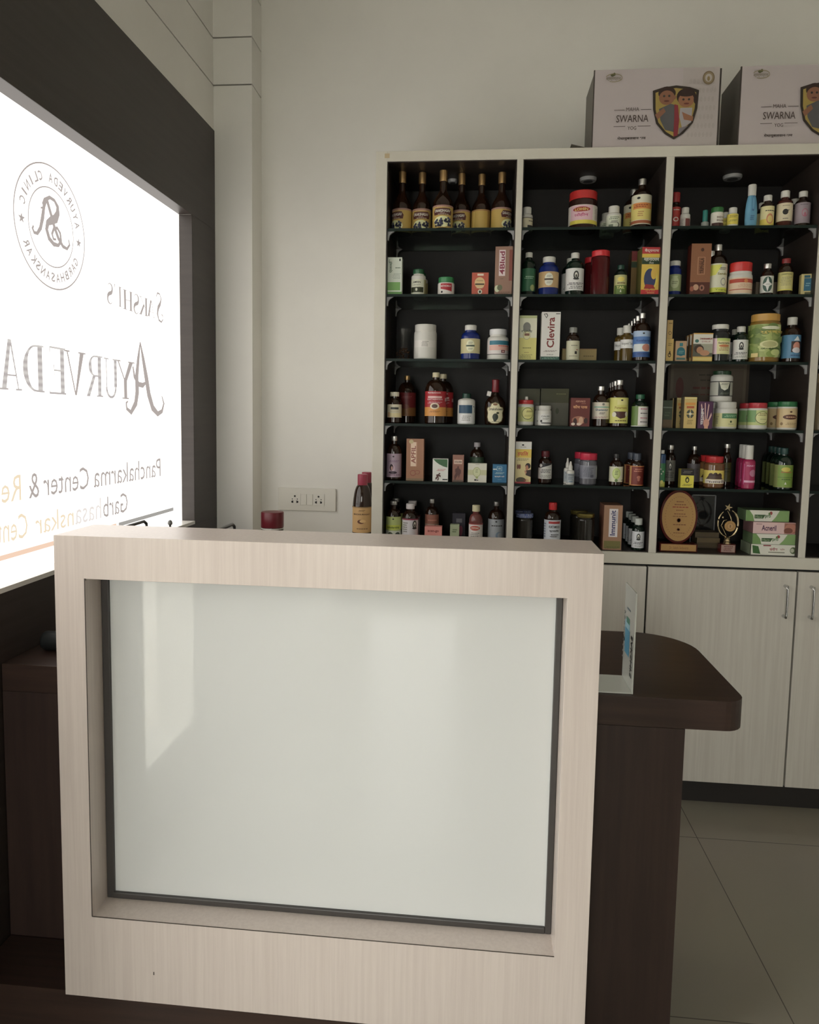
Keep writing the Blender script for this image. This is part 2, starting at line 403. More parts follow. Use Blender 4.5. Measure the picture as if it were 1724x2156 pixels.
pl = placed(SWS, 346, 326, 618, 676); letters('letter', pl, L1)
for g, ua, ub, vt, vb in (('A', 326, 309, 632, 667), ('K', 312, 293, 626, 664), ('S', 295, 279, 619, 661), ('H', 280, 258, 612, 653), ('I', 259, 246, 604, 646), ("'", 246, 238, 598, 640), ('S', 240, 223, 596, 640)):
    letters('letter', placed(GL[g], ua, ub, vt, vb), L1)
def wtext(s, y0, y1, z0, z1, m, bold=False, name='lettering'):
    vs, fs = text_mesh(s, bold); mb = MB(); cy, w, cz, h = (y0 + y1) / 2, y1 - y0, (z0 + z1) / 2, z1 - z0
    mb.add([(LX, cy + x * w, cz + y * h) for x, y in vs], fs, m)
    o = mb.build(name, fix=False); o.parent = win; o.matrix_parent_inverse = Matrix.Translation(-win.location); return o
wtext('Panchakarma', Yw(338, 985), Yw(197, 1005), Zw(337, 1003), Zw(337, 965), L1)
wtext('Center', Yw(187, 1005), Yw(91, 1020), Zw(337, 1003), Zw(337, 965), L1)
wtext('&', Yw(82, 1015), Yw(60, 1020), Zw(337, 1003), Zw(337, 965), L1)
wtext('Re', Yw(44, 1020), Yw(2, 1020), Zw(337, 1003), Zw(337, 965), L3)
wtext('Garb', Yw(269, 1060), Yw(217, 1070), Zw(265, 1078), Zw(265, 1037), L1)
wtext('hasa', Yw(213, 1070), Yw(158, 1080), Zw(265, 1078), Zw(265, 1037), L2)
wtext('nskar', Yw(155, 1085), Yw(74, 1095), Zw(265, 1078), Zw(265, 1042), L3)
wtext('Center', Yw(58, 1100), Yw(-40, 1120), Zw(265, 1078), Zw(265, 1037), L3)
zr = Zw(365, 1072)
letters('ruled_line', [[(Yw(365, 1072), zr - .006), (Yw(250, 1104), zr - .006), (Yw(250, 1104), zr + .007), (Yw(365, 1072), zr + .007)]], L4)
letters('ruled_line', [[(Yw(245, 1104), zr - .006), (YWN + .02, zr - .006), (YWN + .02, zr + .007), (Yw(245, 1104), zr + .007)]], L5)
# round emblem
ec = atx(102, 472, LX); ry = (Yw(178, 490) - Yw(28, 460)) / 2; ecy = (Yw(178, 490) + Yw(28, 460)) / 2
ezc = (Zw(125, 626) + Zw(80, 319)) / 2; rz = ry * 1.0
def ring(r0, r1, n=64):
    o = []
    for i in range(n):
        a, b = 2 * PI * i / n, 2 * PI * (i + 1) / n
        o.append([(ecy + ry * r * math.cos(q), ezc + rz * r * math.sin(q)) for r, q in ((r0, a), (r1, a), (r1, b), (r0, b))])
    return o
letters('emblem_ring', ring(.975, 1.0), L1); letters('emblem_ring', ring(.62, .64), L1)
def arctext(s, a0, a1, rr, hh, inward):
    """mirrored text on the emblem: angles measured as the reader outside sees them"""
    mb = MB(); n = len(s)
    for i, ch in enumerate(s):
        if ch == ' ': continue
        a = math.radians(a0 + (a1 - a0) * (i + .5) / n); vs, fs = text_mesh(ch, True); w = hh * (.25 if ch == 'I' else .72)
        pts = []
        for x, y in vs:
            if inward: tx, ty = x * w, y * hh; q = (rr + ty); px = q * math.cos(a) + tx * math.sin(a); pz = q * math.sin(a) - tx * math.cos(a)
            else: tx, ty = x * w, y * hh; q = (rr - ty); px = q * math.cos(a) - tx * math.sin(a); pz = q * math.sin(a) + tx * math.cos(a)
            pts.append((LX, ecy - ry * px, ezc + rz * pz))
        mb.add(pts, fs, L1)
    o = mb.build('lettering', fix=False); o.parent = win; o.matrix_parent_inverse = Matrix.Translation(-win.location)
arctext('AYURVEDA CLINIC', 168, 12, .80, .15, True); arctext('GARBHASANSKAR', 205, 335, .80, .15, False)
for a in (184, -4):
    px, pz = .80 * math.cos(math.radians(a)), .80 * math.sin(math.radians(a))
    st = [(ecy - ry * (px + (.09 if k % 2 == 0 else .036) * math.sin(k * PI / 5)), ezc + rz * (pz + (.09 if k % 2 == 0 else .036) * math.cos(k * PI / 5))) for k in range(10)]
    letters('emblem_star', [st], L1)
def traced(pts, w, k=4.105, v0=200): return stroke([(Yw(x / k, v0 + y / k), Zw(x / k, v0 + y / k)) for x, y in pts], w)
sw = traced([(290, 1128), (281, 1150), (295, 1188), (322, 1196), (350, 1150), (368, 1060), (380, 960), (402, 905)], [.006, .008, .009, .010, .012, .014, .012, .008]) + \
     traced([(352, 975), (378, 972), (370, 940), (385, 905), (430, 885), (470, 912), (497, 965), (500, 1020), (480, 1070), (445, 1085), (412, 1105), (403, 1160), (425, 1240), (465, 1290), (505, 1300), (528, 1262), (520, 1195), (495, 1150), (465, 1155), (450, 1200), (462, 1245), (485, 1250)], [.005, .006, .008, .010, .010, .010, .014, .018, .024, .022, .016, .014, .014, .013, .010, .010, .009, .009, .009, .009, .008, .006]) + \
     traced([(405, 905), (440, 1030), (470, 1140), (505, 1240), (545, 1310), (580, 1330), (602, 1295), (592, 1250)], [.012, .012, .012, .012, .011, .009, .007, .005])
letters('emblem_monogram', sw, L1)
# door glass in the left wall behind the camera and the glazed shop front
ALU = mat('dark_aluminium', (.05, .045, .042), .4)
GLS = clearm('window_glass', (.97, .98, .97))
d1 = struct(empty('door_1', (-W - .035, .36, 0)))
f = MB()
for a, b in ((-.279, -.262), (.262, .279)): f.box(-.02, .02, a, b, .151, 2.119, ALU)
f.box(-.02, .02, -.262, .262, .151, .175, ALU); f.box(-.02, .02, -.262, .262, 2.09, 2.119, ALU)
f.build('door_frame', d1); MB().box(-.003, .003, -.262, .262, .175, 2.09, GLS).build('door_glass', d1)
w2 = struct(empty('window_2', (-.5, YF - .05, .08)))
f = MB()
for x in (-.4, .35): f.box(x, x + .05, -.02, .02, 0, 2.22, ALU)
f.box(-.35, .35, -.02, .02, 0, .06, ALU); f.box(-.35, .35, -.02, .02, 2.16, 2.22, ALU); f.build('window_frame', w2)
MB().box(-.35, .35, -.003, .003, .06, 2.16, GLS).build('window_glass', w2)
struct(MB().box(-14, 14, -16, 12, -.32, -.3, mat('pale_paving_outside', (.62, .59, .53), .7, noise=.15, scale=(2, 2, 2))).build('ground'))
# wall socket plate
ox0, ox1, oz0, oz1 = -.8727, -.6167, 1.0378, 1.1366
so = empty('wall_socket', ((ox0 + ox1) / 2, YB, (oz0 + oz1) / 2)); w_, h_ = (ox1 - ox0) / 2, (oz1 - oz0) / 2
tag(so, 'white modular wall plate with two sockets and a double switch on back wall', 'socket')
SOK = mat('socket_white', (.70, .68, .61), .35)
MB().box(-w_, w_, -.011, -.0005, -h_, h_, SOK).build('face_plate', so, bevel=.002)
for k, x in ((0, -w_ * .41), (2, w_ * .41)):
    e = MB(); q = w_ * .195; e.box(x - q, x + q, -.0135, -.0105, -h_ * .50, h_ * .52, SOK)
    for dx, dz, r in ((0, .28, .0042), (-.45, .02, .0024), (.45, .02, .0024)):
        e.add([(x + dx * q + r * math.cos(i * PI / 5), -.0139, h_ * dz + r * math.sin(i * PI / 5)) for i in range(10)], [tuple(range(10))], GAP)
    for sg in (-1, 1): e.add([(x + sg * q * .28, -.0139, -h_ * .1), (x + sg * q * .62, -.0139, -h_ * .16), (x + sg * q * .62, -.0139, -h_ * .3), (x + sg * q * .28, -.0139, -h_ * .34)], [(0, 1, 2, 3)], GAP)
    e.build('socket_module', so, fix=False)
for x0 in (-w_ * .21, 0):
    MB().box(x0 + .0004, x0 + w_ * .205, -.0145, -.0105, -h_ * .48, h_ * .48, SOK).build('switch_rocker', so, bevel=.001)

# ------------------------------------------------------------------ reception desk
zd, zdl, yd, yf, xr = .8547, .7891, 1.5486, 2.048, .581
desk = empty('reception_desk', (-.26, (yd + yf) / 2, 0)); dl = desk.location
tag(desk, 'dark brown laminate reception desk with rounded right end, standing against the window wall', 'desk')
def loc(o, root): o.parent = root; o.matrix_parent_inverse = Matrix.Translation(-root.location); return o
out = [(-W + .002, yd), (xr - .045, yd)] + [(xr - .045 + .045 * math.cos(a), yd + .045 + .045 * math.sin(a)) for a in [math.radians(-90 + 15 * i) for i in range(1, 7)]]
rb = .15
out += [(xr - rb + rb * math.cos(a), yf - rb + rb * math.sin(a)) for a in [math.radians(9 * i) for i in range(0, 11)]] + [(-W + .002, yf)]
loc(MB().prism(out, zdl, zd, DESK, 'xy').build('desktop', bevel=.0012), desk)
loc(MB().box(-W + .002, .454, yd + .0006, yd + .03, 0, zdl - .0005, mat('desk_front_panel', (.040, .023, .018), .38, rgb2=(.028, .016, .013), scale=(60, 3, 3))).build('front_panel'), desk)
loc(MB().box(.436, .454, yd + .0305, yf - .09, 0, zdl - .0005, DESK).build('side_panel'), desk)
# ------------------------------------------------------------------ white counter front with glazed panel
zw, zwb, xw0, xw1, yw, yw2 = 1.1918, .1808, -.8675, .2412, 1.390, 1.5465
xi0, xi1, zi1, zi2, yr = -.8025, .1753, 1.1027, .3668, 1.4525
ct = empty('counter_display_front', ((xw0 + xw1) / 2, yw, 0))
tag(ct, 'pale oak laminate counter front framing a large white glass panel, in front of desk', 'counter')
q = MB(); n = 0
o4 = [(xw0, zwb), (xw1, zwb), (xw1, zw), (xw0, zw)]; i4 = [(xi0, zi2), (xi1, zi2), (xi1, zi1), (xi0, zi1)]
vs = [(x, yw, z) for x, z in o4] + [(x, yw, z) for x, z in i4] + [(x, yw2, z) for x, z in o4] + [(x, yr + .012, z) for x, z in i4]
fs = [(0, 1, 5, 4), (1, 2, 6, 5), (2, 3, 7, 6), (3, 0, 4, 7), (0, 8, 9, 1), (1, 9, 10, 2), (2, 10, 11, 3), (3, 11, 8, 0), (4, 5, 13, 12), (5, 6, 14, 13), (6, 7, 15, 14), (7, 4, 12, 15), (8, 11, 10, 9), (12, 13, 14, 15)]
q.add(vs, fs, LAM); loc(q.build('counter_frame', bevel=.0009), ct)
sm = MB(); SEAM = mat('glue_line_brown', (.06, .045, .035), .7)
sm.box(xi0 - .0004, xi1, yw - .0003, yw + .0012, zi2 - .0009, zi2 + .0003, SEAM); sm.box(xi0 - .0008, xi0 + .0004, yw - .0003, yw + .0012, zi2, zi1, SEAM)
sm.box(xi0 - .0008, xi0 + .003, yw - .0006, yw + .001, zi1 - .003, zi1 + .001, SEAM)
sm.box(xw0 + .20, xw0 + .202, yw - .0003, yw + .001, zwb + .065, zwb + .072, SEAM)
loc(sm.build('edge_seam'), ct)
g = MB(); t_ = .0135
g.box(xi0 + .0004, xi0 + t_ + .004, yr, yr + .0115, zi2, zi1, ALU); g.box(xi1 - t_, xi1 - .0004, yr, yr + .0115, zi2, zi1, ALU)
g.box(xi0 + t_, xi1 - t_, yr - .001, yr + .0115, zi2 + .0004, zi2 + .014, ALU); g.box(xi0 + t_, xi1 - t_, yr, yr + .0115, zi1 - .012, zi1 - .0004, ALU)
loc(g.build('black_gasket', bevel=.002), ct)
PANEL = mat('back_painted_white_glass', (.64, .65, .64), .03, spec=.42)
loc(MB().box(xi0 + .002, xi1 - .002, yr + .006, yr + .0115, zi2 + .002, zi1 - .002, PANEL).build('glass_panel'), ct)
loc(MB().box(-W + .004, xw1 - .002, yw + .012, yw2, 0, zwb - .0005, DESK).build('toe_base'), ct)

# ------------------------------------------------------------------ shelving
ROWV = [478, 617.8, 755, 893, 1015]
RZ = [at(940, v, YC).z for v in ROWV] + [ZB]
sh = empty('wall_shelving_unit', ((XA + XEND) / 2, YC + .17, ZB))
tag(sh, 'cream framed wall shelving unit with dark interior and glass shelves full of medicines', 'shelving')
YBK = YB - .003
f = MB(); f.box(XA, XI, YC, YBK, ZBB + .0435, ZT, LAM3); f.box(XI, XEND, YC, YBK, ZT - .036, ZT, LAM3)
for a, b in DIV: f.box(a, b, YC, YBK - .02, ZB, ZT - .036, LAM3)
loc(f.build('shelf_carcass', bevel=.0012), sh)
EDG = [XI] + [x for d in DIV for x in d] + [XEND]
bays = [(EDG[i], EDG[i + 1]) for i in range(0, 8, 2)]
k = MB()
for a, b in bays:
    k.box(a, b, YBK - .02, YBK - .001, ZB, ZT - .036, BLK)                       # back
    k.box(a, a + .003, YC + .004, YBK - .02, ZB, ZT - .036, DARK); k.box(b - .003, b, YC + .004, YBK - .02, ZB, ZT - .036, DARK)
    k.box(a + .003, b - .003, YC + .004, YBK - .02, ZT - .039, ZT - .036, DARK); k.box(a + .003, b - .003, YC + .012, YBK - .02, ZB, ZB + .002, DARK)
loc(k.build('dark_lining'), sh)
SHG = clearm('dark_shelf_glass', (.45, .53, .49), 1.5, .03)
SHE = mat('glass_shelf_edge', (.012, .022, .018), .5, spec=.2)
BRK = mat('bracket_white', (.34, .34, .34), .4)
YS = YC + .012; YSB = YC + .325
def bracket(x, sg, y, z):
    pts = [(0, 0), (.024, 0), (.012, -.007), (.006, -.015), (.004, -.032), (0, -.032)]
    b = MB().prism([(x + sg * px, z + pz) for px, pz in pts], y, y + .010, BRK); return loc(b.build('shelf_bracket'), sh)
for i in range(5):
    for a, b in bays:
        s = MB().box(a + .0035, b - .0035, YS, YSB, RZ[i] - .010, RZ[i] - .0003, SHG)
        s.box(a + .0035, b - .0035, YS - .0012, YS, RZ[i] - .010, RZ[i] - .0003, SHE)
        loc(s.build('glass_shelf', fix=False), sh)
        for y in (YS + .006, YSB - .03):
            bracket(a + .0032, 1, y, RZ[i] - .0102); bracket(b - .0032, -1, y, RZ[i] - .0102)
for u, v, r in ((953, 378, .017), (1238, 375, .029), (1542, 370, .031)):
    # recessed puck lights, off, under the top board: found where the view ray meets the board
    d = at(u, v, YC) - EYE; p = EYE + d * ((ZT - .039 - EYE.z) / d.z)
    o = MB().lathe([(r, 0), (r * 1.1, .006), (r * 1.1, .012)], BRK, 28).lathe([(r * .62, -.0012), (r * .62, .001)], mat('puck_lens', (.06, .06, .06), .3), 28).build('puck_light')
    p.z -= .013; p.y = min(p.y, YBK - .06); o.location = p
    tag(o, {953: 'small puck light under top board above the amber bottles, left bay', 1238: 'round puck light under top board of middle bay, switched off', 1542: 'round puck light under top board of right bay, switched off'}[u], 'light', 'puck lights')
tp = at(815, 328, YC - .0005); o = MB().box(-.009, .009, -.0006, 0, -.008, .008, ink((176, 156, 118))).build('tape_patch'); o.location = (tp.x, YC - .0002, tp.z); loc(o, sh)
o.location = (tp.x, YC - .0003, tp.z)

# ------------------------------------------------------------------ base cabinets
XBL = XPIL + .003
bc = empty('base_cabinet', ((XBL + XEND) / 2, YC + .18, 0))
tag(bc, 'long pale laminate base cabinet with plain doors under the shelving unit', 'cabinet')
loc(MB().box(XBL, XA - .001, YC, YBK, ZBB - .028, ZB - .04, LAM3).box(XA - .001, XEND, YC, YBK, ZBB, ZB - .0004, LAM3).build('cabinet_top', bevel=.001), bc)
loc(MB().box(XBL, XA - .001, YC + .02, YBK, ZDB, ZBB - .029, GAP).box(XA - .001, XEND, YC + .02, YBK, ZDB, ZBB - .0004, GAP).build('cabinet_body'), bc)
loc(MB().box(XBL, XEND, YP, YBK, 0, ZDB - .0004, mat('dark_plinth', (.022, .019, .017), .5)).build('plinth'), bc)
GX2 = [XBL, XA - .001, .098, .631, 1.164, 1.70, XEND]
for i in range(6):
    a, b = GX2[i] + .0035, GX2[i + 1] - .0035
    dr = loc(MB().box(a, b, YC + .001, YC + .0195, ZDB, ZBB - (.009 if i else .034), LAM2).build('cabinet_door', bevel=.001), bc)
    hx = None
    if i == 3: hx = b - .038
    if i == 4: hx = a + .046
    if i == 1: hx = b - .038
    if i == 2: hx = a + .046
    if hx:
        z1 = at(1652, 1234, YC).z; z0 = at(1652, 1297, YC).z; r = .0045
        pts = [(hx, YC + .001, z1), (hx, YC - .020, z1)] + [(hx, YC - .024, z1 - .006)] + [(hx, YC - .026, (z0 + z1) / 2)] + [(hx, YC - .024, z0 + .006), (hx, YC - .020, z0), (hx, YC + .001, z0)]
        h = MB().tube(pts, [.0065, .0055, r, r, r, .0055, .0065], CHROME).build('door_handle'); h['label'] = 'bright chrome bow handle'
        h.parent = dr

# ------------------------------------------------------------------ makers of bottles, jars and cartons
AMB = mat('dark_amber_glass', (.020, .008, .004), .08, spec=.6)
GRNG = mat('very_dark_green_glass', (.006, .016, .010), .08, spec=.6)
COB = mat('cobalt_blue_plastic', (.008, .022, .16), .2)
WPL = mat('white_bottle_plastic', (.68, .67, .62), .4)
CLR = clearm('clear_plastic', (.86, .88, .86), 1.45, .05)
GOLD = mat('gold_cap', (.42, .27, .12), .35, .8)
SILV = mat('aluminium_cap', (.62, .61, .58), .32, .9)
def plas(c, r=.35):
    return mat('plastic_%d_%d_%d' % c, fade(c), r)
# outline presets: body top, neck start, neck radius, cap start, cap radius (heights as parts of the whole, radii as parts of the body)
PR = {'syrup': (.60, .76, .36, .86, .44), 'wine': (.42, .72, .34, .80, .39), 'pill': (.62, .71, .66, .73, .74), 'jar': (.78, .83, .86, .84, .92),
      'round': (.58, .72, .40, .82, .46), 'drop': (.50, .56, .40, .56, .46)}
def bottle_parts(root, R, H, body, cap, pr, label=None, rib=.0, art=None, arc_=1.25, tilt=0):
    bt, ns, nr, cs, cr = PR[pr] if isinstance(pr, str) else pr
    c = min(.12 * R, .004)
    p = [(R - c, 0), (R, c)]
    if pr == 'wine': p = [(R * .90, 0), (R * .93, c)] ; p += [(R, H * bt * .8)]
    p += [(R, H * bt)]
    for i in range(1, 8):
        q = i / 7; s = math.sin(q * PI / 2) if bt > .5 else q * q * (3 - 2 * q)
        p.append((R - (R - R * nr) * (1 - math.cos(q * PI / 2)) if bt > .5 else R - (R - R * nr) * s, H * (bt + (ns - bt) * (s if bt > .5 else q))))
    p += [(R * nr, H * cs)]
    MB().lathe(p, body, 36).build('bottle_body' if nr < .8 else 'jar_body', root)
    rc = R * cr; e = min(.0018, rc * .12)
    MB().lathe([(rc * .97, H * cs), (rc, H * cs + e), (rc, H - e), (rc - e, H)], cap, 48, rib).build('cap' if cr < .8 else 'lid', root)
    if label:
        l0, l1, lc = label; RL = R + .0004; z0, z1 = H * l0, H * l1; mb = MB(); m = ink(lc); n = 20; rng = 1.9 if arc_ > 1 else 1.2
        tp = (lambda t: 1.0) if pr != 'wine' else (lambda t: .94 + .06 * t)
        vs = []
        for i in range(n + 1):
            a = -rng + 2 * rng * i / n; vs += [(RL * tp(0) * math.sin(a), -RL * tp(0) * math.cos(a), z0), (RL * math.sin(a), -RL * math.cos(a), z1)]
        mb.add(vs, [(2 * i, 2 * i + 2, 2 * i + 3, 2 * i + 1) for i in range(n)], m, True)
        def fn(s, t, L):
            a = s * arc_; r = RL * tp(t) + .00012 * L + .0001; return (r * math.sin(a), -r * math.cos(a), z0 + (z1 - z0) * t)
        if art: apply_art(mb, art, fn, .12)
        mb.build('paper_label', root, fix=False)
USED = {}
def place(u0, u1, vt, row, d, vb=None, z=None):
    Y = YC + .014 + d; z0 = RZ[row - 1] if row <= 5 else ZB + .002
    if z is not None: z0 = z
    u = (u0 + u1) / 2
    a, b = at(u0, vt + 30, Y), at(u1, vt + 30, Y); t = at(u, vt, Y)
    return (a.x + b.x) / 2, b.x - a.x, Y, z0, t.z - z0
def Bt(name, cat, label, u0, u1, vt, row, d, body, cap, pr='syrup', lab=None, art=None, rz=0., group=None, rib=0., behind=(), z=None, arc_=1.25, extra=None):
    x, w, Y, z0, H = place(u0, u1, vt, row, d, z=z); R = w / 2
    root = empty(name, (x, Y + R, z0 + .0003), rz - math.atan2(x, Y) * .6)
    tag(root, label, cat, group)
    bottle_parts(root, R, H, body, cap, pr, lab, rib, art, arc_)
    if extra: extra(root, R, H)
    for du, dd, l2 in behind:
        Y2 = Y + dd; x2 = at((u0 + u1) / 2 + du, vt, Y2).x
        dup(root, (x2, Y2 + R, z0 + .0003), l2)
    return root
def Cr(name, label, u0, u1, vt, row, d, depth, col, art=(), rz=0., cat='box', side=None, vb=None, z=None, group=None, top=None, behind=()):
    x, w, Y, z0, H = place(u0, u1, vt, row, d, z=z)
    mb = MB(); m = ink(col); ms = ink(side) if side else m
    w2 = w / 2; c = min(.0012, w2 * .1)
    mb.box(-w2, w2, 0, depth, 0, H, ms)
    mb.add([(-w2, -.0002, 0), (w2, -.0002, 0), (w2, -.0002, H), (-w2, -.0002, H)], [(0, 1, 2, 3)], m)
    if top: mb.add([(-w2, 0, H + .0002), (w2, 0, H + .0002), (w2, depth, H + .0002), (-w2, depth, H + .0002)], [(0, 1, 2, 3)], ink(top))
    apply_art(mb, art, lambda s, t, L: (s * w2, -.0003 - .00015 * L, t * H), 9)
    o = mb.build(name, fix=False); o.location = (x, Y, z0 + .0003); o.rotation_euler.z = rz
    tag(o, label, cat, group)
    for du, dd, l2 in behind:
        Y2 = Y + dd; o2 = o.copy(); COL.objects.link(o2); o2.location = (at((u0 + u1) / 2 + du, vt, Y2).x, Y2, z0 + .0003); o2['label'] = l2
    return o
W_, K_, CR = (205, 203, 190), (35, 33, 30), (196, 188, 150)
GREY = (120, 118, 108)
def lady(s=0, t=.66, k=(45, 45, 42)):
    return [El(s, t, .24, .20, k), El(s, t + .01, .13, .12, W_), El(s, t - .03, .07, .07, k), El(s, t - .16, .26, .05, k)]
# ---- row 1 (top shelf)
def grapes(s0, s1, seed):
    r = random.Random(seed); return [El(r.uniform(s0, s1), .08 + .36 * r.random() * (1 - .5 * abs(2 * (i / 34) - 1)), .075, .055, r.choice([(40, 42, 66), (28, 28, 44), (56, 58, 84)]), 10) for i in range(34)]
wa = lambda sh: [Rc(-1.4, .93, 1.4, 1, (150, 112, 100)), Tx('Baidyanath', sh, .91, .9, .07, (190, 150, 140)),
     Pg([(sh - .72, .56), (sh + .72, .56), (sh + .78, .72), (sh + .62, .86), (sh - .62, .86), (sh - .78, .72)], (78, 34, 30)),
     Tx('DRAKSHASAV', sh, .745, 1.28, .12, (220, 205, 190), 0, True), Tx('SPECIAL', sh, .645, .4, .04, (200, 170, 150)), Ln(sh, .59, 1.0, .04, 1, (210, 190, 170)), El(sh, .27, .72, .24, (214, 206, 150))] + grapes(sh - .6, sh + .6, 3)
wl_ = ['label turned left, leftmost of the six', 'label facing forward, second from the left', 'tallest, third from the left', 'label slightly turned, fourth from the left', 'plain gold back of label showing, fifth from the left', 'label turned right, rightmost of the six']
for i, (u0, u1, vt, d, sh) in enumerate(((824, 866, 354.8, .06, -.62), (867, 908, 357, .06, -.05), (910.5, 954, 352, .0, 0.), (951.5, 992, 359, .085, -.35), (994, 1035, 361, .07, 3), (1036, 1079, 356.6, .04, .75))):
    Bt('wine_bottle', 'bottle', 'gold-capped bottle on top shelf, ' + wl_[i], u0, u1, vt, 1, d, AMB, GOLD, (.42, .70, .33, .815, .38), (.01, .385, (176, 146, 62)), wa(sh) if sh < 2 else [Rc(-1.4, .94, 1.4, 1, (150, 112, 60)), Rc(.55, 0, .95, .94, (140, 110, 50)), Rc(-.75, 0, -.6, .94, (196, 168, 84))], group='gold-labelled wine bottles on the top shelf')
Bt('pill_bottle', 'bottle', 'small white pill bottle with cream label, top shelf, half behind the first divider', 1097, 1122, 434, 1, .05, WPL, WPL, 'pill', (.05, .55, (200, 192, 160)), [Rc(.1, .05, 1.2, .38, K_), Ln(.6, .72, .9, .14, 1, K_), Rc(-1.4, .95, 1.4, 1, (70, 60, 40))])
Bt('jar', 'jar', 'big dark jar with red lid and pink and white label on top shelf', 1201, 1262, 398, 1, .03, mat('dark_brown_pet', (.035, .012, .010), .1), plas((178, 24, 20)), (.74, .80, .86, .79, .97), (.14, .62, (208, 196, 186)),
   [Rc(-.8, .12, .55, .97, (222, 168, 178)), Rc(-.85, .0, 1.4, .2, (206, 190, 40)), El(-.12, .76, .5, .13, (150, 40, 26)), Tx('LOHIN', -.12, .76, .74, .15, (226, 190, 90), 0, True), Tx('लोहीन', -.12, .47, .78, .2, (176, 60, 110), 0, True), Ln(.95, .55, .5, .6, 8, (150, 140, 130))], rib=.03)
Bt('pill_bottle', 'bottle', 'small white bottle with black and white label on top shelf, right of the red-lidded jar', 1279, 1310, 431, 1, .04, WPL, WPL, 'pill', (.06, .58, (196, 200, 180)), [Ln(0, .8, 1.2, .25, 2, (90, 110, 80)), Ln(0, .5, .8, .2, 2, K_), El(.35, .26, .24, .2, K_), El(.28, .26, .2, .17, (196, 200, 180)), Rc(-.6, .1, -.1, .3, (110, 120, 100))], behind=[(-13, .09, 'small white bottle in shadow behind the black and white labelled bottle, top shelf')])
Bt('syrup_bottle', 'bottle', 'tall dark bottle with yellow and orange label and silver cap, top shelf, middle bay right', 1335, 1377, 371, 1, .03, AMB, SILV, (.63, .80, .34, .88, .40), (.09, .66, (208, 200, 176)),
   [Rc(-1.4, .15, 1.4, .72, (214, 190, 96)), Rc(-.8, .52, .9, .72, (205, 130, 50)), El(-.3, .88, .14, .04, K_), Ln(-.1, .62, 1.2, .12, 2, (140, 40, 20)), Ln(-.1, .35, .5, .2, 3, (170, 110, 60)), Rc(-1.4, .03, 1.4, .13, (160, 84, 40))], behind=[(-16, .12, 'matching yellow-labelled bottle half hidden behind the tall one, top shelf, middle bay')])
def flipc(root, R, H): pass
Bt('syrup_bottle', 'bottle', 'bottle with red cap and red label at left of right bay, top shelf', 1413, 1436, 403, 1, .05, AMB, plas((150, 26, 26)), (.55, .68, .5, .74, .8), (.1, .60, (165, 44, 36)), [El(.1, .35, .4, .12, (214, 190, 180)), El(.1, .35, .24, .07, (165, 44, 36)), Ln(.1, .85, 1, .12, 1, (214, 190, 180))])
Bt('pill_bottle', 'bottle', 'small glossy white bottle beside the red-capped one, top shelf, right bay', 1434, 1455, 435, 1, .03, WPL, WPL, 'pill', (.05, .5, (180, 172, 166)), [Rc(0, .1, .9, .9, (110, 50, 44)), Ln(-.6, .5, .6, .7, 4, GREY)])
Bt('dropper_bottle', 'bottle', 'tiny clear dropper bottle with teal cap on top shelf', 1478, 1494, 441, 1, .04, mat('dropper_clear', (.34, .36, .34), .1), plas((24, 118, 112)), (.36, .40, .7, .40, .66), None, extra=None)
Bt('jar', 'jar', 'small white jar with green lid and brown band on top shelf', 1500, 1526, 434.6, 1, .02, WPL, plas((32, 104, 44)), (.72, .76, .9, .74, .98), (.05, .72, (206, 200, 188)), [Rc(-.8, .02, 1.4, .26, (70, 36, 30)), Tx('BAIDYA', .4, .66, 1.0, .14, (90, 60, 40), 0, True), Tx('BALSAM', .4, .44, 1.0, .14, (90, 60, 40), 0, True)])
Bt('pill_bottle', 'bottle', 'small white bottle with yellow label next to green-lidded jar, top shelf', 1534, 1557, 435, 1, .02, WPL, WPL, 'pill', (.15, .66, (206, 190, 50)), [Ln(0, .75, 1.3, .25, 2, (120, 100, 30)), Ln(0, .35, 1.3, .2, 2, (110, 110, 60))], behind=[(-14, .06, 'small white bottle just behind the yellow-labelled one, top shelf')])
def shampoo(label):
    x, w, Y, z0, H = place(1574, 1600, 386, 1, .02); root = empty('shampoo_bottle', (x, Y + .02, z0 + .0003)); tag(root, label, 'bottle')
    R = w / 2; mb = MB(); seg = 28; vs = []; fs = []
    pr = [(.62, 0), (.86, .02), (.97, .10), (1, .22), (.98, .4), (.86, .58), (.70, .70), (.60, .745)]
    for r, z in pr:
        for i in range(seg): a = 2 * PI * i / seg; vs.append((R * r * math.cos(a), R * .62 * min(r, .9) * math.sin(a), z * H))
    for k2 in range(len(pr) - 1):
        for i in range(seg): j = (i + 1) % seg; fs.append((k2 * seg + i, k2 * seg + j, (k2 + 1) * seg + j, (k2 + 1) * seg + i))
    fs += [tuple(reversed(range(seg))), tuple(range((len(pr) - 1) * seg, len(pr) * seg))]
    mb.add(vs, fs, plas((88, 150, 182), .25), True); mb.build('bottle_body', root)
    MB().lathe([(R * .6, .745 * H), (R * .64, .76 * H), (R * .66, .985 * H), (R * .6, H)], WPL, 28).build('cap', root)
    a = MB(); apply_art(a, [El(.15, .62, .3, .2, (60, 110, 150)), El(.15, .62, .24, .16, (88, 150, 182)), Ln(0, .25, 1, .14, 3, (50, 90, 130)), Tx('HAIR', .1, .45, .6, .05, (50, 90, 130))], lambda s, t, L: (s * R * .7, -R * .64 - .0002 * L, t * H * .9), 9); a.build('front_print', root, fix=False)
shampoo('tapered light blue shampoo bottle with white cap on top shelf')
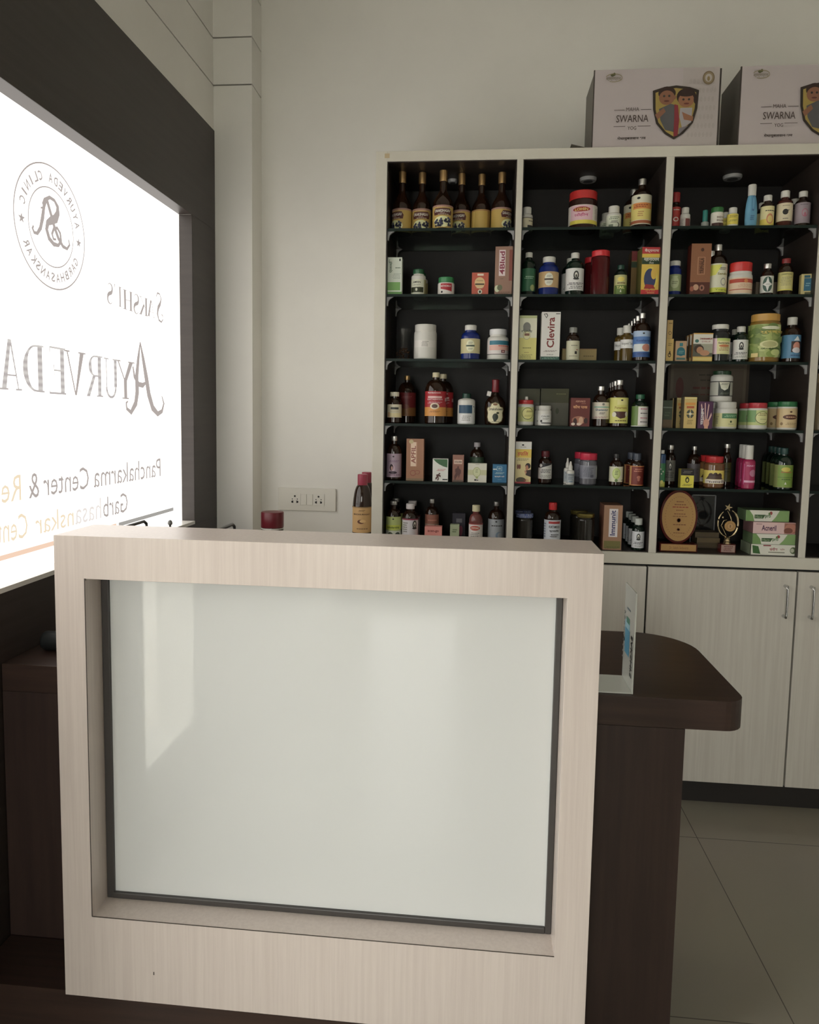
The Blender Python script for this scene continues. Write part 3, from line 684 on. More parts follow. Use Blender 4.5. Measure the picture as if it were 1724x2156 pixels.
Bt('syrup_bottle', 'bottle', 'dark bottle with cream to yellow label, top shelf, right of the blue shampoo', 1606.5, 1634.5, 408, 1, .02, AMB, WPL, (.66, .76, .5, .82, .62), (.03, .64, (206, 196, 140)), [Rc(-1.4, 0, 1.4, .35, (206, 184, 60)), Ln(.2, .76, 1.4, .1, 1, K_), El(.25, .36, .42, .26, (190, 120, 80)), El(.25, .34, .3, .18, (206, 184, 100))], behind=[(-8, .09, 'white-capped bottle mostly hidden behind the cream and yellow labelled one, top shelf')])
Bt('syrup_bottle', 'bottle', 'bottle with cream label showing a small dark leaf, top shelf, right bay', 1642, 1675, 398, 1, .02, mat('reddish_amber', (.06, .012, .008), .12), WPL, (.66, .76, .45, .82, .56), (.16, .64, (202, 190, 158)), [El(0, .5, .28, .16, K_), Pg([(.1, .5), (.45, .62), (.1, .6)], K_), Ln(0, .85, .8, .08, 1, (130, 110, 80)), Ln(0, .13, .6, .08, 1, K_)])
Bt('syrup_bottle', 'bottle', 'bottle with dusky mauve label at right end of top shelf', 1680.5, 1712.5, 399, 1, .02, AMB, WPL, (.66, .76, .45, .84, .56), (.10, .66, (140, 128, 136)), [El(.15, .5, .32, .2, (160, 90, 110)), El(.15, .5, .26, .15, (150, 134, 142)), El(.15, .42, .12, .1, (160, 90, 110)), Ln(0, .9, .9, .08, 1, (90, 80, 90))], behind=[(-15, .09, 'white-capped bottle behind the mauve-labelled one, top shelf')])
# ---- row 2
Cr('medicine_carton', 'tall white carton with green base panel, second shelf, far left', 815.5, 846, 542, 2, .02, .035, (196, 206, 190), [Rc(-1, 0, 1, .085, (86, 142, 60)), Rc(-.95, .12, .8, .34, (104, 158, 72)), Tx('ऐलादि', -.55, .77, .52, .36, (50, 92, 60), 90, True), Ln(.4, .72, .8, .05, 1, (60, 90, 60)), Ln(.3, .5, 1.2, .16, 5, (150, 160, 146)), Rc(.62, .9, .82, .96, K_)])
Bt('pill_bottle', 'bottle', 'white bottle with dark green cap and green-black label, second shelf, left bay', 864.5, 895, 565, 2, .03, WPL, plas((20, 82, 48)), (.70, .78, .72, .82, .78), (.03, .60, (196, 198, 176)), [Rc(-1.0, .16, .6, .5, (46, 52, 26)), Tx('AMRIN', -.2, .82, .9, .12, K_, 0, True), El(-.2, .34, .12, .1, (196, 198, 176)), Ln(-.2, .64, .9, .12, 2, GREY), Rc(.7, 0, 1.4, 1, (150, 140, 90))], rib=.03, behind=[(5, .07, 'white bottle hidden right behind the green-capped one, second shelf, left bay')])
Bt('jar', 'jar', 'squat white jar with green lid and red label, second shelf, left bay', 920.5, 955.5, 582, 2, .02, WPL, plas((28, 116, 62)), (.66, .70, .9, .70, .93), (.06, .64, (204, 198, 190)), [Pg([(-.55, .98), (.6, .98), (.6, .25), (-.1, .4), (-.55, .5)], (164, 24, 38)), Tx('RETHOMAX', 0, .74, 1.0, .16, (222, 200, 196), 0, True), El(-.4, .2, .1, .1, K_)])
Cr('medicine_carton', 'small orange red carton with round cream panel, second shelf, left bay', 993, 1028, 574, 2, .03, .035, (176, 74, 48), [El(-.05, .55, .62, .25, (204, 172, 116)), Rc(-.35, .86, .4, .95, (214, 190, 170)), Tx('YOGARAJ', -.05, .64, .8, .06, K_), Rc(-.6, .46, .5, .52, (60, 40, 26)), El(0, .16, .26, .1, (214, 206, 180)), El(0, .16, .12, .06, K_), Rc(-.4, 0, .4, .06, (110, 120, 50)), Ln(0, .34, .9, .08, 2, (220, 190, 160))])
Cr('medicine_carton', 'tall brown carton with vertical pink-white nameplate, second shelf, right end of left bay', 1042.5, 1079, 519, 2, .03, .06, (142, 106, 86), [Rc(-.55, .40, .18, .93, (204, 186, 186)), Tx('4Blud', -.18, .665, .58, .47, (130, 34, 60), 90, True), Rc(.62, .3, 1, .93, (128, 62, 48)), El(-.7, .14, .3, .07, (190, 196, 160)), El(-.4, .16, .3, .06, (96, 100, 70)), Ln(0, .05, 1.6, .06, 2, (110, 80, 60)), Ln(-.2, .34, .4, .02, 1, (90, 60, 50))], rz=-.06)
Bt('syrup_bottle', 'bottle', 'slim bottle with dark green label and white cap, second shelf, left of the blue bottle', 1099, 1129, 529, 2, .03, GRNG, WPL, (.64, .82, .42, .885, .50), (.1, .62, (36, 92, 62)), [Ln(.1, .6, 1.2, .14, 2, (150, 190, 160)), El(.5, .15, .3, .14, (140, 150, 90))])
Bt('supplement_bottle', 'bottle', 'blue bottle with tan label and white cap, second shelf, middle bay', 1136, 1178.5, 537.7, 2, .02, COB, WPL, (.66, .80, .60, .855, .64), (.2, .60, (182, 150, 100)),
   [Pg([(-.32, .3), (-.2, .15), (0, .1), (.2, .15), (.32, .3), (.32, .7), (.2, .85), (0, .92), (-.2, .85), (-.32, .7)], (214, 206, 184)), Rc(-.36, .45, .36, .56, (80, 70, 56)), Ln(0, .7, .4, .14, 2, GREY), Ln(0, .3, .4, .12, 2, GREY)], rib=.02)
Bt('syrup_bottle', 'bottle', 'bottle with white label bearing a dark portrait emblem, second shelf, middle bay', 1193.5, 1232, 529, 2, .02, GRNG, WPL, (.66, .82, .40, .87, .47), (.11, .62, (208, 206, 200)), lady(.1, .68) + [Ln(.1, .3, 1.7, .12, 2, K_), Ln(.1, .14, 1.3, .16, 2, (90, 90, 88))], behind=[(-8, .09, 'matching portrait-label bottle half hidden behind its twin, second shelf, middle bay')])
Bt('jar', 'jar', 'translucent dark red jar with bright red lid, second shelf, middle bay', 1247, 1287, 525, 2, .02, mat('dark_red_pet', (.075, .006, .008), .1), plas((196, 16, 30)), (.80, .86, .90, .87, .96), None, None, rib=.03, behind=[(-14, .11, 'red-lidded dark jar standing behind its twin, second shelf, middle bay')])
Bt('syrup_bottle', 'bottle', 'small bottle with dark green cap and yellow-green label, second shelf, beside yellow oil carton', 1295.5, 1322, 556, 2, .02, GRNG, plas((22, 62, 48)), (.66, .82, .50, .86, .56), (.02, .66, (174, 172, 110)), [Rc(-.9, .02, 1.0, .48, (88, 112, 40)), El(0, .78, .45, .12, (206, 190, 80)), Ln(0, .58, 1.2, .12, 1, (90, 60, 20)), Tx('TAIL', 0, .36, 1.0, .14, (200, 200, 120), 0, True), Pg([(-.1, .12), (.1, .12), (0, .26)], W_)])
oil = [Rc(-1, .82, 1, 1, (170, 40, 44)), Tx('बैद्यनाथ', 0, .925, 1.5, .09, (222, 190, 180), 0, True), Rc(-1, .80, 1, .86, (206, 176, 40)), Rc(-1, .64, 1, .78, (34, 58, 34)), Tx('महानारायण', 0, .735, 1.6, .08, (210, 214, 190), 0, True), Tx('तैल', 0, .67, .5, .05, (210, 214, 190)), El(.0, .34, .72, .24, (226, 190, 60)), El(-.1, .33, .62, .22, (52, 62, 100)), Pg([(-.7, .12), (.5, .12), (.3, .2), (-.5, .22)], (150, 40, 34)), El(.3, .44, .3, .12, (214, 170, 50)), Rc(-1, 0, 1, .10, (186, 36, 40)), Tx('दर्द से आराम', 0, .075, 1.0, .03, (220, 180, 100)), Ln(0, .035, .9, .03, 1, (220, 180, 100))]
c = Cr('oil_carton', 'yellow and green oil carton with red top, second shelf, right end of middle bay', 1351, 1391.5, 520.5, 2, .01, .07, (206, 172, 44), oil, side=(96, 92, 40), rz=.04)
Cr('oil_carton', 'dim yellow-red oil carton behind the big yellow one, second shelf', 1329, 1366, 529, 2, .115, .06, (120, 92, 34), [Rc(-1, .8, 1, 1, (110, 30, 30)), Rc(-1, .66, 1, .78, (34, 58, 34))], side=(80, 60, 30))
Bt('supplement_bottle', 'bottle', 'blue bottle with pale green label and white cap, second shelf, left of right bay', 1409, 1438, 547.6, 2, .02, COB, WPL, (.70, .80, .72, .86, .80), (.12, .60, (130, 142, 96)), [El(.0, .5, .5, .34, (164, 174, 132)), Ln(0, .5, .7, .2, 2, (90, 100, 70)), Rc(-.3, .8, .3, .9, (164, 174, 132))])
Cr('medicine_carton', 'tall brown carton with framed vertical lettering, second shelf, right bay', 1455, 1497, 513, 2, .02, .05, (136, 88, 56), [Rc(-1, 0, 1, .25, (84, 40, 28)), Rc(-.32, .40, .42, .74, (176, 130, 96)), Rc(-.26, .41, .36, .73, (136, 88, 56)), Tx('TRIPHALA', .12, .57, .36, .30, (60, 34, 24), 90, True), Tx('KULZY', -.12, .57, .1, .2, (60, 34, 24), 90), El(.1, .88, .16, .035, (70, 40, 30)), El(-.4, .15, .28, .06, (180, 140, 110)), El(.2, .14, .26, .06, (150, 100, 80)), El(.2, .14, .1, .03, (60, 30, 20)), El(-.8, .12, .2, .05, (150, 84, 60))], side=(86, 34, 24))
Bt('syrup_bottle', 'bottle', 'tall bottle with white and lime yellow label, second shelf, right bay', 1497.5, 1538, 511, 2, .02, AMB, SILV, (.60, .80, .36, .88, .41), (.06, .61, (202, 202, 176)), [Pg([(-1.2, .95), (.3, .95), (-.2, .6), (-1.2, .55)], (206, 208, 70)), Rc(-1.2, .0, 1.0, .16, (190, 196, 40)), Ln(.4, .82, .7, .1, 2, K_), Tx('Sandhi', .4, .64, .9, .08, (130, 120, 20), 0, True), El(.45, .36, .25, .14, (150, 150, 140)), El(.45, .36, .18, .1, (202, 202, 176)), Tx('Yograj', .3, .08, 1, .07, (80, 90, 20))], behind=[(-12, .1, 'silver-capped bottle hidden behind the tall lime-labelled one, second shelf')])
Bt('jar', 'jar', 'white ribbed jar with bright red lid and orange banded label, second shelf, right bay', 1542, 1592, 550, 2, .01, WPL, plas((196, 30, 24)), (.55, .64, .92, .72, .93), (.05, .52, (206, 180, 150)), [Rc(-.9, .68, 1.4, .92, (176, 60, 36)), El(.3, .78, .14, .12, (200, 120, 60)), Rc(-.9, .22, 1.4, .27, (170, 60, 30)), Ln(.3, .48, 1.1, .26, 3, (190, 150, 120))])
Bt('syrup_bottle', 'bottle', 'small dark bottle with star-in-circle label, second shelf, right bay', 1606.5, 1633, 553, 2, .02, AMB, SILV, (.60, .78, .50, .845, .62), (.08, .60, (196, 198, 190)), [El(0, .5, .62, .46, (56, 84, 74)), Pg([(0, .95), (.2, .62), (.62, .5), (.2, .38), (0, .05), (-.2, .38), (-.62, .5), (-.2, .62)], (206, 208, 200)), Ln(0, .5, .5, .06, 1, (56, 84, 74))])
Cr('medicine_carton', 'pale flat carton lying behind the star-label bottle, second shelf', 1590, 1640, 594, 2, .09, .06, (110, 96, 80), [Rc(-.9, .1, .9, .2, (80, 70, 60))])
Bt('syrup_bottle', 'bottle', 'bottle with yellow-cream label and red cap, second shelf, right bay', 1645, 1675, 542, 2, .02, AMB, plas((122, 26, 26)), (.64, .82, .50, .87, .60), (.13, .62, (188, 180, 108)), [Tx('ZEEFON', 0, .88, 1.2, .08, (90, 90, 30), 0, True), Ln(0, .5, 1.3, .5, 6, (140, 136, 100)), Rc(-1, .0, 1.2, .06, (200, 190, 60))])
Cr('medicine_carton', 'small cream carton with blue panel, second shelf, right end of right bay', 1686.5, 1708.5, 577, 2, .02, .03, (184, 170, 108), [Rc(-.5, .2, .95, .8, (36, 98, 124)), Rc(-.5, .82, .6, .94, (30, 90, 110)), Ln(.2, .5, .9, .2, 2, (120, 170, 180)), Rc(-.3, .04, .9, .14, (90, 90, 60))], rz=-.15)
# ---- row 3
Bt('jar', 'jar', 'large plain white screw-top jar with small paper sticker, third shelf', 869.5, 918, 681.6, 3, .02, WPL, WPL, (.70, .80, .94, .82, .94), (.34, .54, (204, 200, 194)), [Ln(0, .5, 1.0, .8, 4, GREY)], arc_=.62, rz=.0)
bx, bw, bY, bz, bH = place(826, 868, 690, 3, .10)
pb = MB(); pts = []
for k2 in range(9):
    z = bH * k2 / 8; ww = bw / 2 * (1 - .25 * (k2 / 8)) * (1 + .06 * math.sin(k2 * 2.1)); dd = .03 * (1 - .8 * k2 / 8)
    pts.append([(ww * math.cos(a) * (1 + .07 * math.sin(3 * a + k2)), dd * math.sin(a) * (1 + .1 * math.cos(5 * a + k2)), z) for a in [2 * PI * i / 18 for i in range(18)]])
pb.add([p for r in pts for p in r], [(k2 * 18 + i, k2 * 18 + (i + 1) % 18, (k2 + 1) * 18 + (i + 1) % 18, (k2 + 1) * 18 + i) for k2 in range(8) for i in range(18)], clearm('crinkled_polythene', (.93, .93, .92), 1.25, .12), True)
bag = empty('plastic_bag', (bx, bY + .03, bz + .0005)); tag(bag, 'clear polythene bag with brown herb pieces left of the large white jar', 'bag')
pb.build('bag_film', bag, fix=False)
hb = MB(); r_ = random.Random(4)
for i in range(60):
    a = r_.uniform(0, 2 * PI); q = r_.uniform(0, .75); x, y, z = bw / 2 * q * math.cos(a), .022 * q * math.sin(a), .004 + r_.random() ** 1.6 * bH * .35; s = r_.uniform(.003, .006)
    hb.add([(x + s, y, z), (x - s, y, z), (x, y + s, z), (x, y - s, z), (x, y, z + s), (x, y, z - s * .6)], [(0, 2, 4), (2, 1, 4), (1, 3, 4), (3, 0, 4), (2, 0, 5), (1, 2, 5), (3, 1, 5), (0, 3, 5)], mat('dried_brown_herb', (.10, .045, .02), .7))
h_ = hb.build('dried_herbs', bag); h_['kind'] = 'stuff'
Bt('supplement_bottle', 'bottle', 'cobalt blue bottle with cream label and white cap, third shelf, left bay', 970, 1010.5, 682.7, 3, .02, COB, WPL, (.64, .80, .58, .85, .62), (.18, .60, (186, 176, 128)),
   [Pg([(-.32, .3), (-.2, .15), (0, .1), (.2, .15), (.32, .3), (.32, .7), (.2, .85), (0, .92), (-.2, .85), (-.32, .7)], (206, 204, 170)), Rc(-.36, .45, .36, .56, (70, 84, 66)), Ln(0, .7, .4, .14, 2, GREY), Ln(0, .3, .4, .12, 2, GREY)], rib=.02)
Bt('supplement_bottle', 'bottle', 'white bottle with teal and salmon label, third shelf, right end of left bay', 1026, 1071.5, 691.5, 3, .02, WPL, plas((214, 206, 204)), (.66, .76, .76, .82, .82), (.17, .63, (200, 192, 190)), [Rc(-.7, .68, 1.4, .97, (36, 110, 130)), Rc(-.7, .3, 1.4, .66, (206, 160, 146)), Ln(.4, .6, 1, .14, 1, (190, 70, 60)), Rc(.25, .12, .55, .32, (110, 50, 60)), Rc(.32, .17, .48, .27, (200, 160, 150)), Rc(-1.4, .0, 1.4, .04, K_)], rib=.02)
Cr('medicine_carton', 'tall pale yellow carton with arched grey emblem, third shelf, middle bay far left', 1092, 1130, 664.5, 3, .02, .045, (206, 206, 178), [Rc(-1, 0, 1, .5, (200, 194, 104)), Rc(-1, .94, 1, 1, (170, 178, 120)), El(-.1, .75, .42, .1, (120, 120, 112)), Rc(-.5, .66, .3, .76, (120, 120, 112)), El(-.1, .56, .42, .1, (150, 148, 120)), El(-.1, .56, .38, .09, (204, 200, 150)), Tx('दशमूलारिष्ट', -.1, .645, 1.2, .07, (50, 60, 50), 0, True), Rc(-.35, .545, .2, .60, (120, 80, 60)), Ln(-.1, .27, 1.1, .03, 1, (90, 90, 50)), Ln(-.1, .08, 1.4, .1, 4, (130, 124, 70)), Ln(-.1, .17, .6, .02, 1, (110, 60, 40))])
Cr('medicine_carton', 'tall white carton with vertical dark red to orange lettering, third shelf', 1140, 1179.5, 657, 3, .02, .045, (208, 202, 196), [Tx('Clevira', -.0, .575, .80, .63, (120, 34, 30), 90, True), Pg([(-.8, .96), (-.5, .87), (-.35, .92), (-.45, .97)], K_), Pg([(-.72, .95), (-.5, .89), (-.42, .92), (-.5, .955)], (208, 202, 196)), Rc(.5, .955, .95, .97, K_), Tx('SYRUP', .0, .115, .7, .025, (60, 60, 60)), Ln(0, .19, 1.5, .04, 2, (110, 80, 80)), Rc(-1, 0, 1, .075, (30, 74, 62)), Ln(0, .04, 1.8, .04, 2, (120, 160, 140))])
Bt('syrup_bottle', 'bottle', 'bottle with cream label and grey cap in front of flat gold box, third shelf', 1194, 1222, 688, 3, .02, AMB, plas((120, 122, 116)), (.62, .78, .55, .84, .60), (.02, .59, (186, 184, 156)), [Ln(.1, .75, .9, .1, 1, (120, 120, 100)), Rc(.2, .3, .5, .45, K_), Ln(0, .2, 1.2, .08, 1, (120, 110, 90)), Rc(.4, .5, .6, .55, (150, 70, 50))])
Cr('medicine_carton', 'flat gold carton lying behind the cream-labelled bottle, third shelf', 1183, 1255, 734, 3, .10, .05, (150, 128, 70), [Ln(.5, .45, .7, .2, 1, (110, 90, 50)), Rc(-1, .95, 1, 1, (110, 74, 40))])
def milk(n, b): return None
Bt('oil_bottle', 'bottle', 'amber oil bottle with white cap and small white label, third shelf, middle bay', 1309, 1336, 684, 3, .03, mat('olive_oil', (.10, .062, .012), .12), WPL, (.66, .76, .55, .79, .66), (.36, .60, (214, 212, 200)), [Tx('Nirgundi Taila', 0, .5, 1.5, .35, (50, 50, 44))], behind=[(-12, .07, 'amber oil bottle with white cap, standing behind its labelled twin, third shelf')])
nm = ['second', 'third', 'fourth', 'rearmost']
Bt('syrup_bottle', 'bottle', 'bottle with blue and white label and silver cap, foremost of its line, third shelf', 1338, 1374, 657, 3, .01, AMB, SILV, (.62, .80, .34, .89, .38), (.08, .62, (150, 172, 200)), [Rc(-1.4, .45, 1.4, .78, (66, 110, 170)), Rc(-1.4, 0, 1.4, .2, (40, 80, 140)), Rc(-.9, .22, .8, .5, (196, 204, 210)), El(.4, .36, .4, .14, (186, 120, 100)), Tx('Kasaharini', .1, .63, 1.3, .08, (30, 60, 120), 0, True), Ln(.1, .12, 1.4, .06, 1, (30, 50, 100)), El(.1, .9, .1, .03, K_)],
   behind=[(-8 - 6 * i, .07 * (i + 1), 'silver-capped dark bottle, %s in the line behind the blue-labelled one, third shelf' % nm[i]) for i in range(4)], group='dark bottles lined up behind the blue label')
Cr('medicine_carton', 'lower of two stacked yellow cartons, third shelf, left edge of right bay', 1400, 1417, 713.5, 3, .02, .03, (196, 164, 84), [El(.1, .28, .4, .1, (60, 40, 20)), El(.1, .28, .25, .06, (196, 164, 84)), Rc(0, .3, .3, .45, (60, 40, 20)), Ln(.1, .75, 1, .15, 2, (130, 100, 50))])
zc = at(1408, 713.5, YC + .034).z
Cr('medicine_carton', 'upper of two stacked yellow cartons, third shelf, left edge of right bay', 1402.5, 1415.5, 674, 3, .02, .03, (184, 152, 84), [El(.2, .3, .5, .1, (90, 64, 30)), El(.2, .3, .35, .07, (184, 152, 84)), Ln(.2, .82, 1.2, .1, 1, (110, 80, 40))], z=zc + .0008)
Cr('medicine_carton', 'small tan carton with teal picture, third shelf, right bay', 1421.5, 1444.5, 718, 3, .02, .025, (172, 140, 106), [El(0, .48, .75, .22, (24, 104, 116)), Rc(-.75, .3, .75, .48, (24, 104, 116)), Rc(-.3, .74, .3, .9, (36, 110, 120)), Ln(0, .45, 1.0, .16, 2, (110, 150, 150)), Rc(-.8, .08, .8, .18, (60, 100, 96))])
baby = [Rc(-1, .17, 1, .62, (84, 86, 72)), Rc(-.2, .3, 1, .62, (150, 150, 130)), El(-.4, .44, .5, .15, (60, 44, 34)), El(-.3, .40, .34, .12, (168, 120, 86)), El(.2, .3, .5, .1, (176, 128, 94)), Rc(-1, .0, 1, .17, (200, 160, 60)), Rc(-.96, .03, .96, .14, (206, 184, 100)), Ln(.3, .8, 1.3, .05, 1, (140, 70, 60)), Tx('SWARNAMRUT', .3, .80, 1.3, .065, (130, 50, 40), 0, True), Tx('SYRUP', .3, .70, .9, .05, (150, 60, 50)), El(-.65, .72, .2, .06, (60, 110, 100)), Rc(-1, .96, 1, 1, (190, 150, 60))]
Cr('medicine_carton', 'carton with sleeping baby picture, foremost, third shelf, right bay', 1459, 1500, 701.5, 3, .015, .022, (206, 202, 190), baby, side=(150, 110, 60), group='cartons with a baby picture', behind=[(-6, .04, 'baby-picture carton, second behind the foremost, third shelf'), (-12, .08, 'baby-picture carton, rearmost of three, third shelf')])
Bt('supplement_bottle', 'bottle', 'dark bottle with wide white cap and pink-cream label, third shelf, right bay', 1501, 1543.5, 681.5, 3, .01, mat('smoky_dark_bottle', (.02, .022, .022), .1), WPL, (.70, .82, .74, .875, .81), (.2, .62, (204, 176, 186)), [Rc(-.3, 0, .9, 1, (214, 200, 140)), Rc(-.3, .84, .9, 1, (170, 190, 90)), Tx('Satavarix', .3, .70, 1.0, .12, (60, 20, 20), 0, True), El(.3, .52, .45, .08, (190, 110, 60)), Ln(.3, .32, .9, .24, 3, (160, 110, 80))])
Bt('syrup_bottle', 'bottle', 'small white-capped bottle with portrait emblem label, third shelf, right bay', 1549, 1580, 686, 3, .02, GRNG, WPL, (.66, .80, .50, .84, .58), (.08, .62, (204, 204, 198)), lady(0, .68) + [Ln(0, .3, 1.5, .14, 2, K_), Ln(0, .13, 1.3, .12, 2, GREY)], behind=[(-9, .08, 'small white-capped bottle behind its portrait-label twin, third shelf, right bay')])
ra = random.Random(9)
am = [El(ra.uniform(-1.2, 1.2), ra.uniform(.08, .95), .26, .10, ra.choice([(120, 140, 60), (156, 170, 90), (96, 118, 50), (176, 186, 110)]), 14) for i in range(46)]
Bt('jar', 'jar', 'large jar of green amla fruit print with golden lid and base, third shelf', 1590.5, 1654, 659, 3, .0, mat('golden_pet', (.26, .15, .03), .2), plas((184, 138, 48)), (.78, .84, .93, .85, .93), (.1, .78, (146, 160, 84)), am + [El(.2, .88, .45, .05, (200, 200, 170)), Tx('मुरब्बा', .3, .74, 1.2, .1, (190, 170, 70), 0, True), El(.15, .38, .45, .12, (196, 196, 140)), El(.15, .38, .33, .09, (170, 170, 110)), Tx('AMLA MURABBA', .2, .25, .9, .05, (70, 90, 40), 0, True), Rc(-.7, .0, -.35, .12, (200, 180, 110))], arc_=1.3)
Bt('syrup_bottle', 'bottle', 'bottle with sky blue label and white cap, third shelf, right end of right bay', 1655.5, 1694, 666, 3, .01, AMB, WPL, (.62, .78, .46, .83, .53), (.09, .60, (70, 124, 160)), [Rc(-.1, .25, .9, .72, (50, 34, 30)), El(.4, .5, .34, .2, (196, 130, 110)), El(.4, .34, .4, .12, (200, 196, 200)), Pg([(.1, .75), (.7, .75), (.4, .95)], (200, 206, 210)), Ln(.3, .12, 1.1, .1, 1, (40, 70, 110))])
# ---- row 4
Bt('syrup_bottle', 'bottle', 'small dark bottle with white cap and cream label, fourth shelf, far left', 813.5, 844, 825, 4, .02, AMB, plas((196, 190, 170)), (.56, .80, .50, .86, .64), (.18, .60, (194, 186, 160)), [Rc(-.4, .62, .5, .78, (60, 60, 56)), Ln(0, .48, 1.0, .1, 1, (190, 170, 120)), Rc(-.6, .04, 1, .34, (204, 190, 140)), Rc(-.8, .05, -.5, .4, (190, 150, 110))])
red = [Rc(-1.4, .0, 1.4, .36, (196, 132, 44)), El(-.05, .4, .35, .13, (214, 190, 160)), El(-.05, .4, .22, .08, (80, 50, 40)), Tx('Baidyanath', -.1, .93, 1.0, .06, (220, 190, 190), 0, True), Rc(-.6, .72, .5, .80, (210, 170, 166)), Tx('RAKTASHODH', -.05, .67, 1.2, .06, (220, 180, 180), 0, True), Ln(-.05, .54, 1.2, .08, 2, (220, 180, 180)), Ln(-.05, .18, .9, .08, 2, (130, 70, 20)), Rc(.8, .6, 1.1, .74, (206, 160, 160))]
PRr = (.64, .86, .26, .905, .34)
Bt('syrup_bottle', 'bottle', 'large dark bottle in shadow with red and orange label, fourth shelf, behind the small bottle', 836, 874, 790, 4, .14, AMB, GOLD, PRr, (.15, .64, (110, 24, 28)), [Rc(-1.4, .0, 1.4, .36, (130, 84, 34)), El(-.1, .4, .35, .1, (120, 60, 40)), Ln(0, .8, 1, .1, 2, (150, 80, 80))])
Bt('syrup_bottle', 'bottle', 'large dark bottle with bright red and orange label, foremost, fourth shelf', 893.5, 939, 783, 4, .01, AMB, plas((186, 176, 140)), PRr, (.15, .63, (160, 24, 34)), red, behind=[(16, .088, 'large red-labelled bottle half hidden behind the foremost one, fourth shelf')])
Bt('pill_bottle', 'bottle', 'white bottle with dark green cap and dark teal label, fourth shelf, left bay', 963, 1000, 828, 4, .02, WPL, plas((16, 58, 46)), (.74, .83, .50, .84, .50), (.02, .62, (192, 196, 192)), [Rc(-.9, .56, .45, 1, (30, 70, 96)), Rc(-.85, .03, .6, .5, (206, 206, 204)), Ln(-.1, .3, .9, .3, 4, GREY), Rc(.75, .6, .82, .9, K_), Rc(.6, .88, .7, .96, K_)], rz=.15)
def drak(root, R, H):
    m = MB(); pts = [(-.62, .30), (-.52, .12), (-.25, .02), (0, 0), (.25, .02), (.52, .12), (.62, .30), (.58, .5), (.66, .66), (.60, .76), (.36, .80), (.28, .94), (0, 1), (-.28, .94), (-.36, .80), (-.60, .76), (-.66, .66), (-.58, .5)]
    z0, z1 = H * .02, H * .50; RL = R * 1.0
    def fn(s, t, L): a = s * 1.35; r = RL + .0006 + .00015 * L; return (r * math.sin(a), -r * math.cos(a) * .75, z0 + (z1 - z0) * t)
    ins = [(s * .9, .5 + (t - .5) * .93) for s, t in pts]
    apply_art(m, [Pg(pts, (96, 84, 44)), Pg(ins, (206, 198, 160)), El(0, .89, .16, .05, (120, 80, 40)), Tx('Drakshowin', .05, .68, 1.0, .12, (50, 44, 30), 0, True), El(.02, .32, .2, .16, (34, 44, 28)), El(.0, .22, .12, .12, (34, 44, 28)), El(.18, .5, .1, .05, (50, 56, 30)), Ln(0, .11, .6, .04, 1, (90, 80, 50))], fn, .1); m.build('paper_label', root, fix=False)
    q = MB(); q.box(-.0075, .0075, -.003, .003, -.009, .009, ink((196, 192, 186))); o = q.build('hang_tag', root); o.location = (-R * .62, -R * .75, H * .68); o.rotation_euler = (0, .2, 0)
def dflask(label):
    x, w, Y, z0, H = place(1021, 1066, 798, 4, .03); R = w / 2; root = empty('liqueur_bottle', (x, Y + R, z0 + .0003)); tag(root, label, 'bottle')
    mb = MB(); seg = 36; vs = []; fs = []
    pr = [(.86, 0), (.95, .02), (1, .2), (1, .40), (.94, .5), (.74, .58), (.42, .64), (.30, .68), (.27, .78)]
    for r, z in pr:
        for i in range(seg): a = 2 * PI * i / seg; vs.append((R * r * math.cos(a), R * r * (.75 if r > .5 else .95) * math.sin(a), z * H))
    for k2 in range(len(pr) - 1):
        for i in range(seg): j = (i + 1) % seg; fs.append((k2 * seg + i, k2 * seg + j, (k2 + 1) * seg + j, (k2 + 1) * seg + i))
    fs += [tuple(reversed(range(seg))), tuple(range((len(pr) - 1) * seg, len(pr) * seg))]
    mb.add(vs, fs, AMB, True); mb.build('bottle_body', root)
    MB().lathe([(R * .34, .72 * H), (R * .36, .73 * H), (R * .33, .9 * H), (R * .36, .985 * H), (R * .3, H)], plas((112, 22, 30)), 28).build('cap', root)
    drak(root, R, H)
dflask('dark flask with red neck seal, white tag and shield shaped cream label, fourth shelf')
# middle bay
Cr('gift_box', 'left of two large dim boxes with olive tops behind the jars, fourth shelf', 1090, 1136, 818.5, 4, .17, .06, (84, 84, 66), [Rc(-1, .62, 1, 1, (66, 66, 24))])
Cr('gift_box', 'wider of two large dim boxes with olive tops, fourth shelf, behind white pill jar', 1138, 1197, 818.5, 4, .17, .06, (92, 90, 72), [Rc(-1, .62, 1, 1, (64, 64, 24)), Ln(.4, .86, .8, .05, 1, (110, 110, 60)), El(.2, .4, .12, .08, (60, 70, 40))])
Bt('jar', 'jar', 'white jar with red lid and yellow-green round label, fourth shelf, middle bay far left', 1090.5, 1124.5, 842, 4, .02, WPL, plas((170, 26, 32)), (.78, .83, .88, .84, .93), (.15, .72, (186, 190, 120)), [El(.2, .55, .6, .42, (70, 80, 40)), El(.2, .55, .55, .38, (204, 200, 120)), Ln(.4, .7, .8, .14, 2, (90, 60, 30)), Ln(.2, .4, .8, .12, 2, (150, 140, 70))])
px = at(1109, 838, YC + .05); o = MB().lathe([(.006, 0), (.006, .011), (.0045, .0125)], WPL, 20, .08).build('loose_cap'); x, w, Y, z0, H = place(1090.5, 1124.5, 842, 4, .02)
o.location = (x + .001, Y + .02, z0 + H + .0008); tag(o, 'tiny white cap resting on the red jar lid, fourth shelf', 'cap')
